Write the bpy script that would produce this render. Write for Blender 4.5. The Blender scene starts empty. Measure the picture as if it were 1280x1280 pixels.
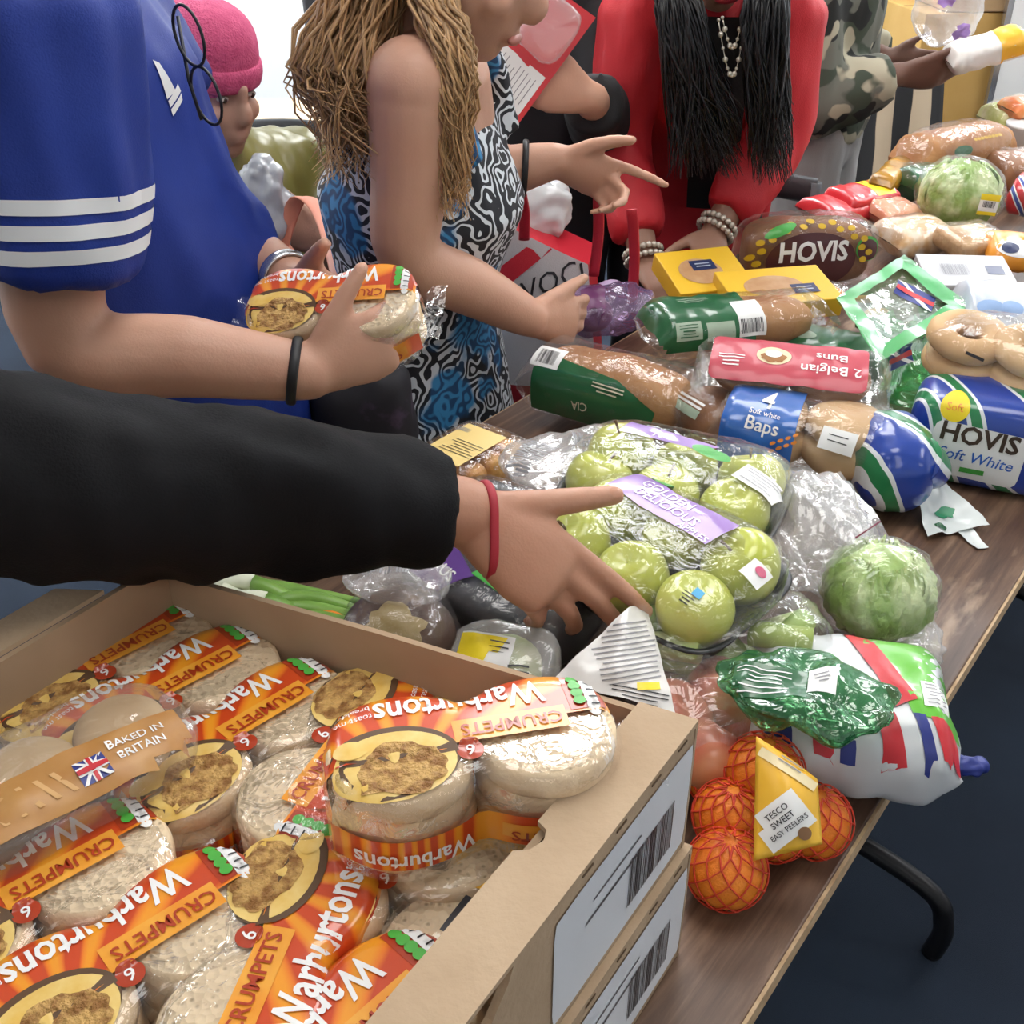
import bpy, bmesh, math, random
from mathutils import Vector, Matrix, noise, Euler
from mathutils.bvhtree import BVHTree
random.seed(7)
SC = bpy.context.scene
COL = SC.collection
V = Vector
PI = math.pi
# ---------------------------------------------------------------- camera
FPX, PITCH, CAMZ = 1372.0, math.radians(32), 1.5
cd = bpy.data.cameras.new('camera'); cam = bpy.data.objects.new('camera', cd); COL.objects.link(cam)
cam.location = (0, 0, CAMZ); cam.rotation_euler = (PI/2-PITCH, 0, 0)
cd.sensor_width = 36; cd.lens = FPX/1280*36; cd.clip_start = .02
SC.camera = cam
# ---------------------------------------------------------------- world and exposure
w = bpy.data.worlds.new('world'); SC.world = w; w.use_nodes = True
w.node_tree.nodes['Background'].inputs[0].default_value = (.80, .88, 1, 1)
w.node_tree.nodes['Background'].inputs[1].default_value = .18
vs = SC.view_settings
vs.view_transform = 'Standard'; vs.look = 'None'; vs.gamma = 1; vs.use_curve_mapping = False
vs.exposure = 0.10
PANEL_WATTS = 9.0      # emission strength of the ceiling panels
# ---------------------------------------------------------------- pixel -> place
CF, CU = V((0, math.cos(PITCH), -math.sin(PITCH))), V((0, math.sin(PITCH), math.cos(PITCH)))
def ray(px, py):
    return V((1, 0, 0))*((px-640)/FPX) + CU*((640-py)/FPX) + CF
def P(px, py, z):           # where the ray meets height z
    d = ray(px, py); return V((0, 0, CAMZ)) + d*((z-CAMZ)/d.z)
def PY(px, py, y):          # where the ray meets depth y
    d = ray(px, py); return V((0, 0, CAMZ)) + d*(y/d.y)
def seg(a, b, z, z2=None):  # centre, yaw, length of a line given by two pixels at height z
    p, q = P(a[0], a[1], z), P(b[0], b[1], z if z2 is None else z2)
    d = q-p
    return (p+q)/2, math.atan2(d.y, d.x), d.length, math.atan2(d.z, math.hypot(d.x, d.y))
# ---------------------------------------------------------------- materials
MATS = {}
def M(name, c=(.5, .5, .5), rough=.5, c2=None, scale=20, lo=.35, hi=.65, bump=0, bscale=60, metal=0, coat=0, sss=0, trans=0, emit=0, detail=4, island=0, spec=.5):
    if name in MATS: return MATS[name]
    m = bpy.data.materials.new(name); m.use_nodes = True; MATS[name] = m
    nt = m.node_tree; N, L = nt.nodes, nt.links
    b = N['Principled BSDF']
    b.inputs['Base Color'].default_value = (*c, 1); b.inputs['Roughness'].default_value = rough
    b.inputs['Metallic'].default_value = metal; b.inputs['Coat Weight'].default_value = coat; b.inputs['Coat Roughness'].default_value = .08
    b.inputs['Specular IOR Level'].default_value = spec
    if sss:
        b.inputs['Subsurface Weight'].default_value = sss; b.inputs['Subsurface Radius'].default_value = (.012, .005, .003); b.inputs['Subsurface Scale'].default_value = 1
    if trans: b.inputs['Transmission Weight'].default_value = trans
    if emit:
        b.inputs['Emission Color'].default_value = (*c, 1); b.inputs['Emission Strength'].default_value = emit
    tc = N.new('ShaderNodeTexCoord')
    if c2 is not None:
        n = N.new('ShaderNodeTexNoise'); n.inputs['Scale'].default_value = scale; n.inputs['Detail'].default_value = detail
        L.new(tc.outputs['Object'], n.inputs['Vector'])
        r = N.new('ShaderNodeValToRGB'); r.color_ramp.elements[0].position = lo; r.color_ramp.elements[1].position = hi
        r.color_ramp.elements[0].color = (*c, 1); r.color_ramp.elements[1].color = (*c2, 1)
        L.new(n.outputs['Fac'], r.inputs['Fac']); L.new(r.outputs['Color'], b.inputs['Base Color'])
    if island:
        g = N.new('ShaderNodeNewGeometry'); h = N.new('ShaderNodeHueSaturation')
        mp = N.new('ShaderNodeMapRange'); mp.inputs[3].default_value = 1-island; mp.inputs[4].default_value = 1+island
        L.new(g.outputs['Random Per Island'], mp.inputs[0]); L.new(mp.outputs[0], h.inputs['Value'])
        if b.inputs['Base Color'].links: L.new(b.inputs['Base Color'].links[0].from_socket, h.inputs['Color'])
        else: h.inputs['Color'].default_value = (*c, 1)
        L.new(h.outputs['Color'], b.inputs['Base Color'])
    if bump:
        n = N.new('ShaderNodeTexNoise'); n.inputs['Scale'].default_value = bscale; n.inputs['Detail'].default_value = 5
        L.new(tc.outputs['Object'], n.inputs['Vector'])
        bp = N.new('ShaderNodeBump'); bp.inputs['Strength'].default_value = bump; bp.inputs['Distance'].default_value = .01
        L.new(n.outputs['Fac'], bp.inputs['Height']); L.new(bp.outputs[0], b.inputs['Normal'])
    return m
def FILM(name, tint=(1, 1, 1), gloss=.025, rough=.09, milky=0.02, bump=.3, bscale=45, colour=None):
    """thin clear or tinted plastic film: see-through with a glossy coat and a little white haze"""
    if name in MATS: return MATS[name]
    m = bpy.data.materials.new(name); m.use_nodes = True; MATS[name] = m
    nt = m.node_tree; N, L = nt.nodes, nt.links
    N.remove(N['Principled BSDF']); out = N['Material Output']
    t = N.new('ShaderNodeBsdfTransparent'); t.inputs[0].default_value = (*tint, 1)
    d = N.new('ShaderNodeBsdfDiffuse'); d.inputs[0].default_value = (*(colour or (.9, .9, .9)), 1)
    g = N.new('ShaderNodeBsdfGlossy'); g.inputs['Roughness'].default_value = rough; g.inputs[0].default_value = (1, 1, 1, 1)
    m1 = N.new('ShaderNodeMixShader'); m1.inputs[0].default_value = milky
    L.new(t.outputs[0], m1.inputs[1]); L.new(d.outputs[0], m1.inputs[2])
    f = N.new('ShaderNodeFresnel'); f.inputs[0].default_value = 1.35
    ad = N.new('ShaderNodeMath'); ad.operation = 'ADD'; ad.inputs[1].default_value = gloss; ad.use_clamp = True
    m2 = N.new('ShaderNodeMixShader')
    tc = N.new('ShaderNodeTexCoord'); n = N.new('ShaderNodeTexNoise'); n.inputs['Scale'].default_value = bscale; n.inputs['Detail'].default_value = 3
    n.inputs['Distortion'].default_value = 1.2
    L.new(tc.outputs['Object'], n.inputs['Vector'])
    bp = N.new('ShaderNodeBump'); bp.inputs['Strength'].default_value = bump; bp.inputs['Distance'].default_value = .01
    L.new(n.outputs['Fac'], bp.inputs['Height'])
    for s in (f, g, d): L.new(bp.outputs[0], s.inputs['Normal'])
    mn = N.new('ShaderNodeMath'); mn.operation = 'MINIMUM'; mn.inputs[1].default_value = .34
    L.new(f.outputs[0], ad.inputs[0]); L.new(ad.outputs[0], mn.inputs[0]); L.new(mn.outputs[0], m2.inputs[0])
    L.new(m1.outputs[0], m2.inputs[1]); L.new(g.outputs[0], m2.inputs[2]); L.new(m2.outputs[0], out.inputs[0])
    return m
CLEAR = FILM('clear_film')
CLOUDY = FILM('cloudy_film', milky=.26, gloss=.03, rough=.14, bscale=26, bump=.4)
def ink(name, c, rough=.35): return M('ink_'+name, c, rough)
WHITE_INK = ink('white', (.85, .85, .84)); BLACK_INK = ink('black', (.02, .02, .025))
# ---------------------------------------------------------------- objects
def mesh(name, verts, faces, mat=None, parent=None, smooth=True):
    me = bpy.data.meshes.new(name); me.from_pydata([tuple(v) for v in verts], [], [tuple(f) for f in faces]); me.update()
    if smooth: me.polygons.foreach_set('use_smooth', [True]*len(me.polygons))
    if mat: me.materials.append(mat)
    o = bpy.data.objects.new(name, me); COL.objects.link(o)
    if parent: o.parent = parent
    return o
def tag(o, label, cat=None, group=None, kind=None):
    o['label'] = label
    if cat: o['category'] = cat
    if group: o['group'] = group
    if kind: o['kind'] = kind
    return o
def thing(name, label, cat, loc=(0, 0, 0), rot=(0, 0, 0), group=None):
    o = bpy.data.objects.new(name, None); COL.objects.link(o); o.empty_display_size = .05
    o.location = loc; o.rotation_euler = rot
    return tag(o, label, cat, group)
def copy_tree(o, parent=None):
    c = o.copy(); COL.objects.link(c); c.parent = parent
    for ch in list(o.children): copy_tree(ch, c)
    return c
# ---------------------------------------------------------------- shapes: each returns (verts, faces)
def join(*ms):
    vs_, fs = [], []
    for v, f in ms:
        k = len(vs_); vs_ += list(v); fs += [tuple(i+k for i in q) for q in f]
    return vs_, fs
def move(m, loc=(0, 0, 0), rot=(0, 0, 0), sc=(1, 1, 1)):
    T = Matrix.LocRotScale(V(loc), Euler(rot), V(sc)); return [T @ V(v) for v in m[0]], m[1]
def box(sx, sy, sz, b=0.0, seg_=2):
    bm = bmesh.new(); bmesh.ops.create_cube(bm, size=1)
    for v in bm.verts: v.co = V((v.co.x*sx, v.co.y*sy, (v.co.z+.5)*sz))
    if b: bmesh.ops.bevel(bm, geom=bm.edges[:], offset=b, segments=seg_, affect='EDGES', profile=.5)
    bm.verts.ensure_lookup_table(); r = [v.co.copy() for v in bm.verts], [tuple(v.index for v in f.verts) for f in bm.faces]; bm.free(); return r
def grid(fn, nu, nv, cu=False, cv=False):
    vs_ = []; fs = []
    for i in range(nu):
        for j in range(nv): vs_.append(V(fn(i/(nu if cu else nu-1), j/(nv if cv else nv-1))))
    for i in range(nu if cu else nu-1):
        for j in range(nv if cv else nv-1):
            a, b = i, (i+1) % nu; c, d = j, (j+1) % nv
            fs.append((a*nv+c, b*nv+c, b*nv+d, a*nv+d))
    return vs_, fs
def spw(x, e): return math.copysign(abs(x)**e, x)
def sell(a, b, c, e1=1, e2=1, nu=32, nv=20):      # superellipsoid, e<1 boxier
    def fn(u, v):
        t = u*2*PI; p = (v-.5)*PI*.9999
        cp, sp = spw(math.cos(p), e1), spw(math.sin(p), e1)
        return (a*cp*spw(math.cos(t), e2), b*cp*spw(math.sin(t), e2), c*sp)
    v, f = grid(fn, nu, nv, cu=True)
    k = len(v); bot = tuple(i*nv for i in range(nu)); top = tuple(i*nv+nv-1 for i in range(nu))
    return v, f+[bot[::-1], top]
def lathe(prof, n=32):
    v, f = grid(lambda u, w_: (0, 0, 0), n, len(prof), cu=True)
    m_ = len(prof)
    for i in range(n):
        t = i/n*2*PI
        for j, (r, z) in enumerate(prof): v[i*m_+j] = V((r*math.cos(t), r*math.sin(t), z))
    return v, f
def tube(pts, rad, n=10, cap=True, flat=None, lateral=None):
    """tube along pts; rad: number or list; flat: list of depth radii (ellipse) with lateral as the wide axis"""
    pts = [V(p) for p in pts]; m_ = len(pts)
    rad = rad if isinstance(rad, (list, tuple)) else [rad]*m_
    fl = flat or rad
    vs_ = []; prev = None
    for i, p in enumerate(pts):
        d = (pts[min(i+1, m_-1)]-pts[max(i-1, 0)]); d = d.normalized() if d.length > 1e-9 else V((0, 0, 1))
        if lateral is not None: a = V(lateral)
        elif prev is None: a = V((1, 0, 0)) if abs(d.x) < .8 else V((0, 1, 0))
        else: a = prev
        a = (a-d*a.dot(d)).normalized(); b = d.cross(a); prev = a
        for k in range(n):
            t = k/n*2*PI; vs_.append(p+a*(rad[i]*math.cos(t))+b*(fl[i]*math.sin(t)))
    fs = [(i*n+k, i*n+(k+1) % n, (i+1)*n+(k+1) % n, (i+1)*n+k) for i in range(m_-1) for k in range(n)]
    if cap: fs += [tuple(range(n))[::-1], tuple((m_-1)*n+k for k in range(n))]
    return vs_, fs
def capsule(pts, rad, n=14, flat=None, lateral=None):
    """tube with rounded ends (for limbs)"""
    pts = [V(p) for p in pts]; rad = list(rad) if isinstance(rad, (list, tuple)) else [rad]*len(pts); fl = list(flat) if flat else list(rad)
    def endc(p, q, r, f):
        d = (p-q).normalized(); ps, rs, fs = [], [], []
        for a in (30, 60, 85):
            k = math.radians(a); ps.append(p+d*min(r, f)*math.sin(k)); rs.append(r*math.cos(k)); fs.append(f*math.cos(k))
        return ps, rs, fs
    a, ar, af = endc(pts[0], pts[1], rad[0], fl[0]); b, br, bf = endc(pts[-1], pts[-2], rad[-1], fl[-1])
    return tube(a[::-1]+pts+b, ar[::-1]+rad+br, n, True, af[::-1]+fl+bf, lateral)
def smoothpath(pts, k=6):
    pts = [V(p) for p in pts]; o = []
    for i in range(len(pts)-1):
        p0, p1, p2, p3 = pts[max(i-1, 0)], pts[i], pts[i+1], pts[min(i+2, len(pts)-1)]
        for j in range(k):
            t = j/k; o.append(.5*((2*p1)+(p2-p0)*t+(2*p0-5*p1+4*p2-p3)*t*t+(3*p1-p0-3*p2+p3)*t**3))
    return o+[pts[-1]]
def lerpl(l, n):
    o = []
    for i in range(n):
        x = i/(n-1)*(len(l)-1); k = min(int(x), len(l)-2); o.append(l[k]+(l[k+1]-l[k])*(x-k))
    return o
def normals(m):
    vs_, fs = m; ns = [V() for _ in vs_]
    for f in fs:
        n = (vs_[f[1]]-vs_[f[0]]).cross(vs_[f[2]]-vs_[f[0]]) if len(f) == 3 else (vs_[f[2]]-vs_[f[0]]).cross(vs_[f[3]]-vs_[f[1]])
        for i in f: ns[i] += n
    return [n.normalized() if n.length > 0 else V((0, 0, 1)) for n in ns]
def displace(m, fn):
    ns = normals(m); return [v+n*fn(v) for v, n in zip(m[0], ns)], m[1]
def crumple(m, amp=.004, sc=30, seed=0, fine=.4):
    o = V((seed*3.1, seed*1.7, seed*.9))
    def fn(v):
        d = noise.voronoi(v*sc+o)[0]; e = noise.noise(v*sc*2.3+o)
        return amp*((d[1]-d[0])*1.4-.6) + amp*fine*e
    return displace(m, fn)
def lumpy(m, amp=.003, sc=15, seed=0):
    o = V((seed*2.3, seed*1.1, seed*.7)); return displace(m, lambda v: amp*noise.noise(v*sc+o))
# flat shapes for print
def rect(w_, h, nx=None, ny=None, r=0, cx=0, cy=0):
    nx = nx or max(2, int(w_/.006)+1); ny = ny or max(2, int(h/.006)+1)
    v = []
    for i in range(nx):
        for j in range(ny):
            x = -w_/2+w_*i/(nx-1); y = -h/2+h*j/(ny-1)
            if r:
                ex, ey = abs(x)-(w_/2-r), abs(y)-(h/2-r)
                if ex > 0 and ey > 0 and math.hypot(ex, ey) > r:
                    k = r/math.hypot(ex, ey); x = math.copysign(w_/2-r+ex*k, x); y = math.copysign(h/2-r+ey*k, y)
            v.append(V((x+cx, y+cy, 0)))
    return v, [(i*ny+j, (i+1)*ny+j, (i+1)*ny+j+1, i*ny+j+1) for i in range(nx-1) for j in range(ny-1)]
def disc(rx, ry=None, n=28, rings=5, cx=0, cy=0, wob=0, seed=0):
    ry = ry or rx; v = [V((cx, cy, 0))]; f = []
    for k in range(1, rings+1):
        for i in range(n):
            t = i/n*2*PI; s = k/rings*(1+wob*noise.noise(V((math.cos(t)*2+seed, math.sin(t)*2, seed))))
            v.append(V((cx+rx*s*math.cos(t), cy+ry*s*math.sin(t), 0)))
    for i in range(n): f.append((0, 1+i, 1+(i+1) % n))
    for k in range(rings-1):
        for i in range(n):
            a, b = 1+k*n+i, 1+k*n+(i+1) % n; f.append((a, a+n, b+n, b))
    return v, f
def subdiv(m, maxlen=.006, it=3):
    bm = bmesh.new(); vv = [bm.verts.new(v) for v in m[0]]
    for f in m[1]:
        try: bm.faces.new([vv[i] for i in f])
        except Exception: pass
    bmesh.ops.triangulate(bm, faces=bm.faces[:])
    for _ in range(it):
        es = [e for e in bm.edges if e.calc_length() > maxlen]
        if not es: break
        bmesh.ops.subdivide_edges(bm, edges=es, cuts=1); bmesh.ops.triangulate(bm, faces=bm.faces[:])
    bm.verts.index_update(); r = [v.co.copy() for v in bm.verts], [tuple(v.index for v in f.verts) for f in bm.faces]; bm.free(); return r
def poly(pts, maxlen=.008): return subdiv(([V((p[0], p[1], 0)) for p in pts], [tuple(range(len(pts)))]), maxlen)
TXT = {}
def text(s, size, bold=.0, w_=None, res=2, shear=0):
    k = (s, bold, shear)
    if k not in TXT:
        c = bpy.data.curves.new('t', 'FONT'); c.body = s; c.size = 1; c.offset = bold; c.align_x = 'CENTER'; c.align_y = 'CENTER'; c.resolution_u = res; c.shear = shear
        o = bpy.data.objects.new('t', c); COL.objects.link(o)
        me = o.to_mesh(); TXT[k] = ([v.co.copy() for v in me.vertices], [tuple(p.vertices) for p in me.polygons]); o.to_mesh_clear()
        bpy.data.objects.remove(o); bpy.data.curves.remove(c)
    v, f = TXT[k]
    xs = [p.x for p in v]; sx = size
    if w_: sx = w_/(max(xs)-min(xs))
    return [V((p.x*sx, p.y*size, 0)) for p in v], f
def bars(w_, h, n=22, seed=1):
    rnd = random.Random(seed); ms = []; x = -w_/2; u = w_/n/2
    while x < w_/2-u:
        k = u*rnd.choice((.5, .8, 1.3)); ms.append(rect(k, h, 2, 3, cx=x+k/2)); x += k+u*rnd.choice((.5, .8, 1.2))
    return join(*ms)
def lines(w_, h, n=6, t=.0012, seed=2):      # rows of small print
    rnd = random.Random(seed); return join(*[rect(w_*rnd.uniform(.6, 1), t, None, 2, cy=h/2-h*i/(n-1)) for i in range(n)])
def bvh(m): return BVHTree.FromPolygons([V(v) for v in m[0]], m[1])
def decal(name, host, shape, mat, parent, O, X=(1, 0, 0), Y=(0, 1, 0), off=.0007, rot=0, sub=None, depth=.3):
    """lay a flat print onto a surface: every point is dropped along the print's normal onto the host"""
    X, Y, O = V(X).normalized(), V(Y).normalized(), V(O)
    if rot: c, s = math.cos(rot), math.sin(rot); X, Y = X*c+Y*s, Y*c-X*s
    N = X.cross(Y)
    if sub: shape = subdiv(shape, sub)
    out = []; ok = []
    for p in shape[0]:
        q = O+X*p.x+Y*p.y
        h = host.ray_cast(q+N*depth, -N, depth*2)
        ok.append(h[0] is not None); out.append((h[0]+(N if h[1].dot(N) < .2 else h[1] if h[1].dot(N) > 0 else -h[1])*off) if h[0] is not None else q)
    fs = [f for f in shape[1] if all(ok[i] for i in f)]
    if not fs: return None
    # orient
    a, b, c = (out[i] for i in fs[0][:3])
    if (b-a).cross(c-a).dot(N) < 0: fs = [f[::-1] for f in fs]
    used = sorted({i for f in fs for i in f}); mp = {i: k for k, i in enumerate(used)}
    return mesh(name, [out[i] for i in used], [tuple(mp[i] for i in f) for f in fs], mat, parent)
def remesh(m, vox, smooth=6, name='r'):
    o = mesh(name, m[0], m[1])
    md = o.modifiers.new('r', 'REMESH'); md.mode = 'VOXEL'; md.voxel_size = vox
    if smooth:
        sm = o.modifiers.new('s', 'SMOOTH'); sm.factor = .5; sm.iterations = smooth
    dg = bpy.context.evaluated_depsgraph_get(); e = o.evaluated_get(dg); me = e.to_mesh()
    r = [v.co.copy() for v in me.vertices], [tuple(p.vertices) for p in me.polygons]
    e.to_mesh_clear(); d = o.data; bpy.data.objects.remove(o); bpy.data.meshes.remove(d)
    return r
# ================================================================ the room
def struct(name, m, mat, parent=None, smooth=False):
    o = mesh(name, m[0], m[1], mat, parent, smooth)
    if not parent: o['kind'] = 'structure'
    return o
carpet = M('carpet', (.007, .016, .034), .95, (.013, .026, .05), 3, bump=.5, bscale=900)
wallm = M('wall_paint', (.80, .83, .86), .8, (.84, .86, .88), 2)
X0, X1, Y0, Y1, ZC = -3.2, 4.2, -2.6, 5.0, 2.75
struct('floor', move(box(X1-X0, Y1-Y0, .1), ((X0+X1)/2, (Y0+Y1)/2, -.1)), carpet)
struct('ceiling', move(box(X1-X0, Y1-Y0, .1), ((X0+X1)/2, (Y0+Y1)/2, ZC)), M('ceiling_paint', (.8, .8, .8), .9))
struct('wall_back', move(box(X1-X0, .1, ZC), ((X0+X1)/2, Y1+.05, 0)), wallm)
struct('wall_front', move(box(X1-X0, .1, ZC), ((X0+X1)/2, Y0-.05, 0)), wallm)
struct('wall_left', move(box(.1, Y1-Y0, ZC), (X0-.05, (Y0+Y1)/2, 0)), wallm)
struct('wall_right', move(box(.1, Y1-Y0, ZC), (X1+.05, (Y0+Y1)/2, 0)), wallm)
struct('baseboard_back', move(box(X1-X0, .015, .09, .003), ((X0+X1)/2, Y1-.0075, 0)), M('baseboard', (.55, .57, .6), .5))
# ceiling light panels; the row nearest the back wall is added to brighten it
pes = {-1.2: M('panel_light_dim', (1, .96, .9), .5, emit=PANEL_WATTS*.35), .9: M('panel_light', (1, .975, .94), .5, emit=PANEL_WATTS*.75), 2.7: M('panel_light_bright', (1, .99, .98), .5, emit=PANEL_WATTS*1.1), 4.3: M('panel_light_wall_fill', (.95, .98, 1), .5, emit=PANEL_WATTS*2.7)}  # strengths graded by row to dim the foreground and lift the wall
pf = M('panel_frame', (.7, .7, .7), .4)
for i, x in enumerate((-1.9, .3, 2.5)):
    for j, y in enumerate((-1.2, .9, 2.7, 4.3)):
        t = thing('ceiling_light', 'unseen square white ceiling light panel, strength set by row', 'ceiling light', (x, y, ZC-.03), group='ceiling light panels')
        mesh('diffuser', *move(box(.9, .9, .012), (0, 0, 0)), pes[y], t, False)
        mesh('frame', *join(*[move(box(.96, .03, .029), (0, s*.465, .001)) for s in (-1, 1)], *[move(box(.03, .9, .029), (s*.465, 0, .001)) for s in (-1, 1)]), pf, t, False)
# ================================================================ tables in a row
TD, TN = V((.602, .799, 0)).normalized(), V((.799, -.602, 0)).normalized()
R0 = V((.169, .487, 0)); TW = .75; TZ = .75
def TP(s, t, z=TZ): return R0+TD*s-TN*t+V((0, 0, z))     # s along the table, t in from the right-hand edge
def wood_mat():
    m = M('table_laminate', (.3, .2, .13), .42)
    nt = m.node_tree; N, L = nt.nodes, nt.links; b = N['Principled BSDF']
    tc = N.new('ShaderNodeTexCoord'); mp = N.new('ShaderNodeMapping'); mp.inputs['Scale'].default_value = (1.6, 26, 10)
    n = N.new('ShaderNodeTexNoise'); n.inputs['Scale'].default_value = 1.6; n.inputs['Detail'].default_value = 9; n.inputs['Roughness'].default_value = .68; n.inputs['Distortion'].default_value = .4
    r = N.new('ShaderNodeValToRGB'); e = r.color_ramp.elements
    e[0].position = .30; e[0].color = (.045, .022, .014, 1); e[1].position = .72; e[1].color = (.27, .165, .105, 1)
    k = r.color_ramp.elements.new(.5); k.color = (.12, .067, .042, 1)
    L.new(tc.outputs['Object'], mp.inputs[0]); L.new(mp.outputs[0], n.inputs['Vector']); L.new(n.outputs['Fac'], r.inputs[0])
    # worn pale flecks
    n2 = N.new('ShaderNodeTexNoise'); n2.inputs['Scale'].default_value = 9; n2.inputs['Detail'].default_value = 8
    mp2 = N.new('ShaderNodeMapping'); mp2.inputs['Scale'].default_value = (.8, 2.4, 1); L.new(tc.outputs['Object'], mp2.inputs[0]); L.new(mp2.outputs[0], n2.inputs['Vector'])
    r2 = N.new('ShaderNodeValToRGB'); r2.color_ramp.elements[0].position = .60; r2.color_ramp.elements[1].position = .70
    mx = N.new('ShaderNodeMixRGB'); mx.inputs[2].default_value = (.34, .235, .16, 1)
    L.new(n2.outputs['Fac'], r2.inputs[0]); L.new(r2.outputs[0], mx.inputs[0]); L.new(r.outputs[0], mx.inputs[1]); L.new(mx.outputs[0], b.inputs['Base Color'])
    return m
WOOD = wood_mat(); EDGE = M('table_edge_chipboard', (.42, .28, .15), .7, (.55, .40, .24), 90)
LEG = M('black_steel', (.01, .01, .012), .35, metal=.4)
yaw_t = math.atan2(TD.y, TD.x)
def table(s0, s1, label):
    L_ = s1-s0; c = TP((s0+s1)/2, TW/2, 0)
    t = thing('folding_table', label, 'table', c, (0, 0, yaw_t), 'trestle tables pushed end to end')
    mesh('table_top', *move(box(L_, TW, .022, .002), (0, 0, TZ-.022)), WOOD, t, False)
    mesh('edge_band', *join(*[move(box(L_, .003, .02), (0, s*(TW/2+.0015), TZ-.022)) for s in (-1, 1)], *[move(box(.003, TW, .02), (s*(L_/2+.0015), 0, TZ-.022)) for s in (-1, 1)]), EDGE, t, False)
    mesh('apron_rail', *join(*[move(box(L_-.1, .02, .04), (0, s*(TW/2-.06), TZ-.063)) for s in (-1, 1)]), LEG, t, False)
    for s in (-1, 1):
        x = s*(L_/2-.42)
        mesh('leg', *tube([(x, 0, TZ-.025), (x, 0, .16)], .019, 12), LEG, t)
        mesh('leg_cross_bar', *tube([(x, -.3, TZ-.03), (x, .3, TZ-.03)], .012, 10), LEG, t)
        y = TW/2+.07
        mesh('foot', *tube(smoothpath([(x, -y+.045, .0), (x, -y+.04, .07), (x, -y+.085, .13), (x, -.15, .16), (x, .15, .16), (x, y-.085, .13), (x, y-.04, .07), (x, y-.045, .0)], 6), .0155, 12), LEG, t)
table(-.62, 1.20, 'wood-grain trestle table under the crumpet boxes and apples')
table(1.203, 3.0, 'wood-grain trestle table beyond the first, in front of the woman in red')
table(3.003, 3.85, 'wood-grain trestle table at the far end of the row by the stacked cartons')
# ================================================================ cardboard trays
CARD = M('cardboard', (.42, .30, .19), .85, (.47, .345, .225), 14, bump=.12, bscale=160)
CARDIN = M('cardboard_inside', (.36, .25, .155), .9, (.41, .29, .185), 10)
CARDEDGE = M('cardboard_cut_edge', (.50, .37, .24), .9, (.30, .2, .12), 400)
def slab(outline, O, X, Y, th):        # flat sheet of board with outline in (X, Y), thickness th along X x Y
    X, Y, O = V(X), V(Y), V(O); N = X.cross(Y).normalized()
    bm = bmesh.new(); vs_ = [bm.verts.new(O+X*a+Y*b) for a, b in outline]; f = bm.faces.new(vs_)
    r = bmesh.ops.extrude_face_region(bm, geom=[f]); bmesh.ops.translate(bm, vec=N*th, verts=[g for g in r['geom'] if isinstance(g, bmesh.types.BMVert)])
    bmesh.ops.triangulate(bm, faces=[f_ for f_ in bm.faces if len(f_.verts) > 4]); bmesh.ops.recalc_face_normals(bm, faces=bm.faces[:])
    bm.verts.index_update(); o = [v.co.copy() for v in bm.verts], [tuple(v.index for v in g.verts) for g in bm.faces]; bm.free(); return o
BA = V((.125, .549, 0)); aAB, aAD = math.radians(154.5), math.radians(236.0)
uB, uD = V((math.cos(aAB), math.sin(aAB), 0)), V((math.cos(aAD), math.sin(aAD), 0))
LB, LD, BH = .455, .60, .118
UP = V((0, 0, 1))
nR = uD.cross(UP).normalized()          # outward of the right-hand long face
if nR.dot(-uB) < 0: nR = -nR
GREY_PRINT = ink('label_grey', (.12, .12, .13))
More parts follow.
